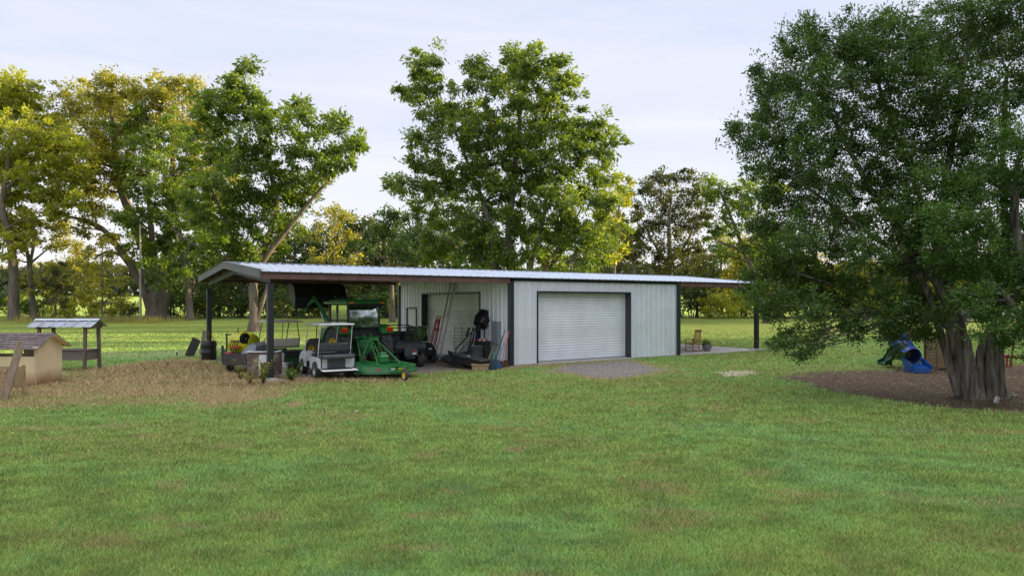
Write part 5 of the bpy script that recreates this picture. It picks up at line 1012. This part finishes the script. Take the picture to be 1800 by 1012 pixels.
# ================= left foreground: coop, plank, pallet, feeder
M_CRW = mat('cream_board', (.72, .58, .36), .75, 0, .08, 2.5, .15, 30); nt = M_CRW.node_tree; bs = nt.nodes['Principled BSDF']; old = bs.inputs['Base Color'].links[0].from_socket   # mud splashed stain round the foot of the walls
tc = nt.nodes.new('ShaderNodeTexCoord'); sx = nt.nodes.new('ShaderNodeSeparateXYZ'); nt.links.new(tc.outputs['Object'], sx.inputs[0]); n_ = nt.nodes.new('ShaderNodeTexNoise'); n_.inputs['Scale'].default_value = 2.5; n_.inputs['Detail'].default_value = 8; nt.links.new(tc.outputs['Object'], n_.inputs['Vector'])
ma = nt.nodes.new('ShaderNodeMath'); ma.operation = 'MULTIPLY_ADD'; ma.inputs[1].default_value = -.35; nt.links.new(n_.outputs['Fac'], ma.inputs[0]); nt.links.new(sx.outputs['Z'], ma.inputs[2])
mr = nt.nodes.new('ShaderNodeMapRange'); mr.inputs['From Min'].default_value = -.14; mr.inputs['From Max'].default_value = .32; mr.inputs['To Min'].default_value = 1; mr.inputs['To Max'].default_value = 0; nt.links.new(ma.outputs[0], mr.inputs['Value'])
mxx = nt.nodes.new('ShaderNodeMixRGB'); mxx.inputs[2].default_value = (.26, .12, .045, 1); nt.links.new(mr.outputs[0], mxx.inputs[0]); nt.links.new(old, mxx.inputs[1]); nt.links.new(mxx.outputs[0], bs.inputs['Base Color'])
M_SHG = mat('brown_shingle', (.13, .10, .10), .85, 0, .35, 5, .6, 20, dirt=(.22,.17,.16), dscale=5, damt=.6)
t = thing('chicken_coop', 'cream painted plywood coop with brown shingle roof at the left edge', 'coop', (-14.95, 21.4, 0), 0); D = 1.28; LL = 3.4; E = 1.24; A = 1.60
m = MB(); m.prism([(0, .02), (D, .02), (D, E), (D/2, A-.02), (0, E)], -.03, 0); m.build('gable_wall', M_CRW, t)
m = MB(); m.prism([(0, .02), (D, .02), (D, E), (D/2, A-.02), (0, E)], -LL, -LL+.03); m.build('gable_wall', M_CRW, t)
m = MB(); m.box((-LL/2, .015, .47), (LL-.07, .03, .90)).box((-LL/2, .015, 1.19), (LL-.07, .03, .10)).box((-.45, .015, 1.03), (.06, .03, .22)).box((-1.4, .015, 1.03), (.08, .03, .22)).box((-2.3, .015, 1.03), (.08, .03, .22)); m.build('front_wall', M_CRW, t)
m = MB(); m.box((-LL/2, D-.015, .47), (LL-.07, .03, .90)).box((-LL/2, D-.015, 1.19), (LL-.07, .03, .10)).box((-1., D-.015, 1.03), (.5, .03, .22)).box((-2.3, D-.015, 1.03), (.5, .03, .22)); m.build('rear_wall', M_CRW, t)
m = MB()
for s in (-1, 1):
    n = 7
    for i in range(n):
        f0, f1 = i/n, (i+1)/n; y0 = D/2+s*(D/2+.22)*f0; y1 = D/2+s*(D/2+.22)*f1; sl_ = (A-E+.12)/(D/2+.22)
        z0 = A+.03-abs(y0-D/2)*sl_; z1 = A+.03-abs(y1-D/2)*sl_
        m.prism([(y0, z0), (y1, z1+.022), (y1, z1), (y0, z0-.03)], -LL-.18, .20+.004*(i % 2))
m.build('roof', M_SHG, t)
MB().prism([(-.2, E-.10), (D/2, A-.03), (D+.2, E-.10), (D+.2, E-.07), (D/2, A), (-.2, E-.07)], .0, .19).build('soffit', M_CRW, t)
MB().box((-.01, .012, .62), (.05, .012, 1.2)).build('corner_strip', mat('pale_corner', (.6, .5, .36), .8), t)
p = G(14, 702); t = tag(MB().box((0, 0, .78), (.20, .045, 1.62), ry=.20, rx=-.12, bev=.006).build('plank', wood('brown_plank', (.27, .20, .145), .3, (3, 3, .6))), 'wide weathered plank leaning on the coop roof near the left edge', 'plank'); t.location = (p[0]+.02, p[1]+.15, 0)
p = G(-20, 700); t = thing('pallet_crate', 'slatted wooden pallet box cut off by the left edge behind the plank', 'crate', (p[0], p[1], 0), .05)
for i in range(6): MB().box((0, 0, .08+.135*i), (.95, .03, .10), rz=.01*(i % 3-1), bev=.004).build('slat', M_WD2, t)
for s in (-1, 1):
    for y in (.04, .75): MB().box((s*.44, y, .42), (.08, .05, .84)).build('post', M_WD2, t)
MB().box((0, .75, .5), (.95, .03, .6)).build('back_panel', M_WD2, t)
# feeder
p = G(152, 652); M_OLDW = wood('old_dark_wood', (.16, .115, .095), .35, (2, 2, .5)); M_BOXW = wood('old_grey_board', (.17, .14, .125), .3, (.4, 2, 6)); M_TIN = mat('old_tin', (.33, .36, .42), .5, .3, .15, 3, dirt=(.19,.15,.15), dscale=2.5, damt=.9)
t = thing('livestock_feeder', 'raised wooden feeding trough under a small rusty metal roof behind the coop', 'feeder', (p[0], p[1], 0), 0)
for x in (0, -1.75): MB().box((x-.06, 0, .88), (.11, .10, 1.76), ry=.02, bev=.008).build('post', M_OLDW, t); MB().box((x+.10, .62, .86), (.11, .10, 1.72), ry=-.03, bev=.008).build('post', M_OLDW, t)
MB().box((-.95, .32, .60), (2.0, .62, .36), bev=.01).box((-.95, .32, .80), (2.1, .74, .05), bev=.01).build('trough', M_BOXW, t)
MB().box((.1, .3, 1.66), (.10, .9, .09)).box((-1.8, .3, 1.66), (.10, .9, .09)).box((-.9, .3, 1.90), (2.0, .06, .08)).build('roof_frame', M_OLDW, t)
m = MB()
for s in (-1, 1):
    S = []; a = -2.12
    while a < .28: S += [(a, 0), (a+.02, .03), (a+.05, .03), (a+.07, 0)]; a += .42
    S.append((.32, 0)); vs = []; fs = []
    for x, h in S: vs += [(x, .3, 1.94+h), (x, .3+s*.55, 1.68+h)]
    for i in range(len(S)-1): fs.append((2*i, 2*i+2, 2*i+3, 2*i+1))
    m.add(vs, fs)
m.build('roof', M_TIN, t); MB().prism([(.18, 1.925), (.3, 1.99), (.42, 1.925), (.42, 1.915), (.3, 1.975), (.18, 1.915)], -2.14, .34).build('ridge_cap', mat('tin_ridge', (.42, .46, .52), .45, .4), t)
# ================= utility pole
p = (bx(247, 78), 78); g = float(gz(78)); t = thing('utility_pole', 'slender grey wooden utility pole in front of the great oak', 'utility pole', (p[0], p[1], g))
MB().tube([(0, 0, -.2), (0, 0, 5), (-.05, 0, 11)], [.15, .13, .10], 10).build('pole', wood('pole_wood', (.34, .30, .27), .2, (1, 1, .3)), t); MB().box((0, -.12, 5.6), (.16, .2, .35), bev=.02).build('meter_box', M_STEEL, t)
# ================= right: playset, glider, cars
M_BLD = mat('blue_slide', (.006, .06, .27), .35, 0, .12, 2, coat=.2); M_PW = wood('play_wood', (.22, .15, .09), .3, (1, 1, 5)); M_NAV = mat('navy_canvas', (.012, .03, .12), .7, 0, .2, 4)
px0 = G(1646, 649); t = thing('playset', 'wooden climbing tower with blue tube slide and dark canopy behind the cedar', 'playset', (px0[0], px0[1], 0), 0)
for x in (-.42, .42):
    for y in (0, 1.3): MB().box((x, y, 1.35), (.09, .09, 2.7)).build('post', M_PW, t)
m = MB()
for i in range(11): m.box((0, -.06, .12+.108*i), (.80, .03, .10), bev=.004)
m.build('climbing_wall', M_PW, t)
MB().box((-.42, -.09, .62), (.08, .04, 1.2)).box((.0, -.09, .65), (.08, .05, 1.3)).build('wall_batten', M_PW, t)
MB().box((0, .65, 1.30), (1.0, 1.45, .06)).box((-.75, .65, 1.30), (.6, 1.45, .06)).build('platform', M_PW, t)
MB().box((-1.05, 0, .66), (.07, .07, 1.32)).box((-1.05, 1.3, .66), (.07, .07, 1.32)).build('post', M_PW, t)
MB().prism([(-1.25, 1.85), (-.3, 2.75), (.65, 1.85), (.65, 1.80), (-.3, 2.70), (-1.25, 1.80)], -.15, 1.45, 'Y').build('canopy', M_NAV, t)
m = MB(); m.tube([(-1.25, 1.2, 1.55), (-1.25, .5, 1.18), (-1.25, 0, .82), (-1.25, -.3, .60), (-1.25, -.5, .52)], .35, 20, False); s1 = m.build('tube_slide', M_BLD, t, True); MB().tube([(-1.25, 1.15, 1.52), (-1.25, .5, 1.18), (-1.25, 0, .82), (-1.25, -.3, .60), (-1.25, -.495, .522)], .325, 20, False).build('inner_shade', M_NAV, s1, True)  # dark inner tube: shade inside the slide put into its colour
MB().tube([(-1.25+.35*math.cos(a), -.51, .52+.35*math.sin(a)) for a in [i*PI/14 for i in range(29)]], .035, 6).build('slide_collar', M_BLD, s1)
m = MB(); m.prism([(-.55, .28), (-1.15, .16), (-1.2, 0), (-1.0, 0), (-.5, .0)], -1.55, -.95); m.prism([(-.5, .5), (-1.1, .26), (-1.1, .12), (-.5, .2)], -1.60, -1.55); m.prism([(-.5, .5), (-1.1, .26), (-1.1, .12), (-.5, .2)], -.89, -.84); m.build('slide_lip', M_BLD, s1)
m = MB(); m.prism([(-.9, 1.0), (-.9, .9), (-1.38, .12), (-1.6, .08), (-1.6, .16), (-1.38, .22)], .75, 1.3, 'Y'); m.prism([(-.9, 1.15), (-.9, .9), (-1.38, .12), (-1.6, .08), (-1.6, .26), (-1.38, .36)], .72, .76, 'Y'); m.prism([(-.9, 1.15), (-.9, .9), (-1.38, .12), (-1.6, .08), (-1.6, .26), (-1.38, .36)], 1.29, 1.33, 'Y'); m.build('green_slide', mat('green_slide_plastic', (.008, .07, .03), .4), t)
MB().box((2.1, .65, 2.3), (3.4, .1, .12)).build('swing_beam', M_PW, t); MB().tube([(3.7, .65, 2.3), (3.9, -.1, 0)], .05, 4).tube([(3.7, .65, 2.3), (3.9, 1.4, 0)], .05, 4).tube([(.98, 0, 0), (.98, 0, 1.9)], .045, 4).build('beam_leg', M_PW, t)
m = MB(); m.bar((.62, .65, 2.25), (.66, .65, 1.08), .008).bar((.72, .65, 2.25), (.70, .65, 1.08), .008).build('trapeze_rope', M_BLK, t)
MB().tube([(.68, .65, 1.1), (.56, .65, .88), (.80, .65, .88), (.68, .65, 1.1)], .013, 5).build('trapeze_ring', M_YEL, t)
m = MB(); m.box((.95, .1, .74), (.85, .08, .08)).box((.95, .1, .28), (.85, .08, .06))
for i in range(5): m.box((.60+.18*i, .08, .50), (.07, .03, .45))
m.build('railing', M_PW, t); MB().box((.95, .5, .20), (1.1, .7, .05)).build('lower_deck', M_WD2, t)
p = G(1770, 652); t = thing('teeter_totter', 'dark red metal glider toy at the right edge behind the cedar trunk', 'glider', (p[0], p[1], 0), 0); M_MAR = mat('maroon_paint', (.24, .012, .03), .45)
MB().tube([(0, 0, .55), (1.6, .2, .45)], .035, 8).build('beam', M_MAR, t); MB().lathe([(0, -.06), (.08, -.06), (.08, .06), (0, .06)], 14, (0, 0, .56), 'Y').build('hub', M_MAR, t)
MB().tube([(-.17, 0, .17), (.19, 0, .17), (.19, 0, .40), (-.17, 0, .40), (-.17, 0, .17)], .022, 6).tube([(0, 0, .18), (0, 0, .55)], .03, 6).build('footrest', M_MAR, t); MB().tube([(.9, .1, 0), (.9, .1, .5)], .04, 8).build('stand', M_MAR, t); MB().tube([(1.5, .2, 0), (1.5, .2, .45)], .04, 8).build('stand', M_MAR, t)
t = tag(MB().box((0, 0, .08), (.14, .04, .17), rx=.2, rz=.4, ry=.3, bev=.01).build('paper_scrap', M_WHT), 'small white scrap lying on the bare soil in front of the cedar trunk', 'litter'); t.location = (*G(1752, 708), 0)
t = tag(MB().tube([(0, 0, .02), (.16, .1, .24)], .012, 6).build('stick', wood('yellow_stick', (.45, .36, .15), .2)), 'short yellow stick propped at the foot of the cedar trunk', 'stick'); t.location = (*G(1717, 700), 0)
t = tag(MB().box((0, 0, .012), (.07, .05, .02), rz=.4, bev=.008).build('paper_scrap', M_WHT), 'tiny white scrap lying in the lawn left of the middle', 'litter'); t.location = (*G(627, 726), .04)
def car(label, px, Y, rz, col):
    mt = mat('car_paint_'+str(px), col, .3, .1, .05, 2, coat=.5); t = thing('parked_car', label, 'car', (bx(px, Y), Y, float(gz(Y))), rz, 'cars parked far behind the cedar')
    MB().prism([(-2.2, .35), (-2.25, .85), (-1.5, .95), (-.9, 1.42), (.7, 1.45), (1.3, .98), (2.15, .85), (2.25, .4)], -.85, .85, 'X').build('body', mt, t)
    for s in (-1, 1): MB().prism([(-1.2, .95), (-.8, 1.34), (.6, 1.37), (1.05, .97)], s*.86-.01, s*.86+.01).build('window', M_BLK, t)
    for x in (-1, 1):
        for y in (-1.35, 1.4): wheel(t, (x*.78, y, .33), .33, .2, M_RIM)
car('white car parked far off, left one behind the cedar by the play tower', 1609, 76, 1.4, (.6, .65, .7)); car('dark car parked far off behind the cedar trunks', 1717, 76, 1.5, (.06, .07, .09))
car('pale car parked far off at the right edge beyond the cedar', 1790, 78, 1.6, (.55, .55, .55))
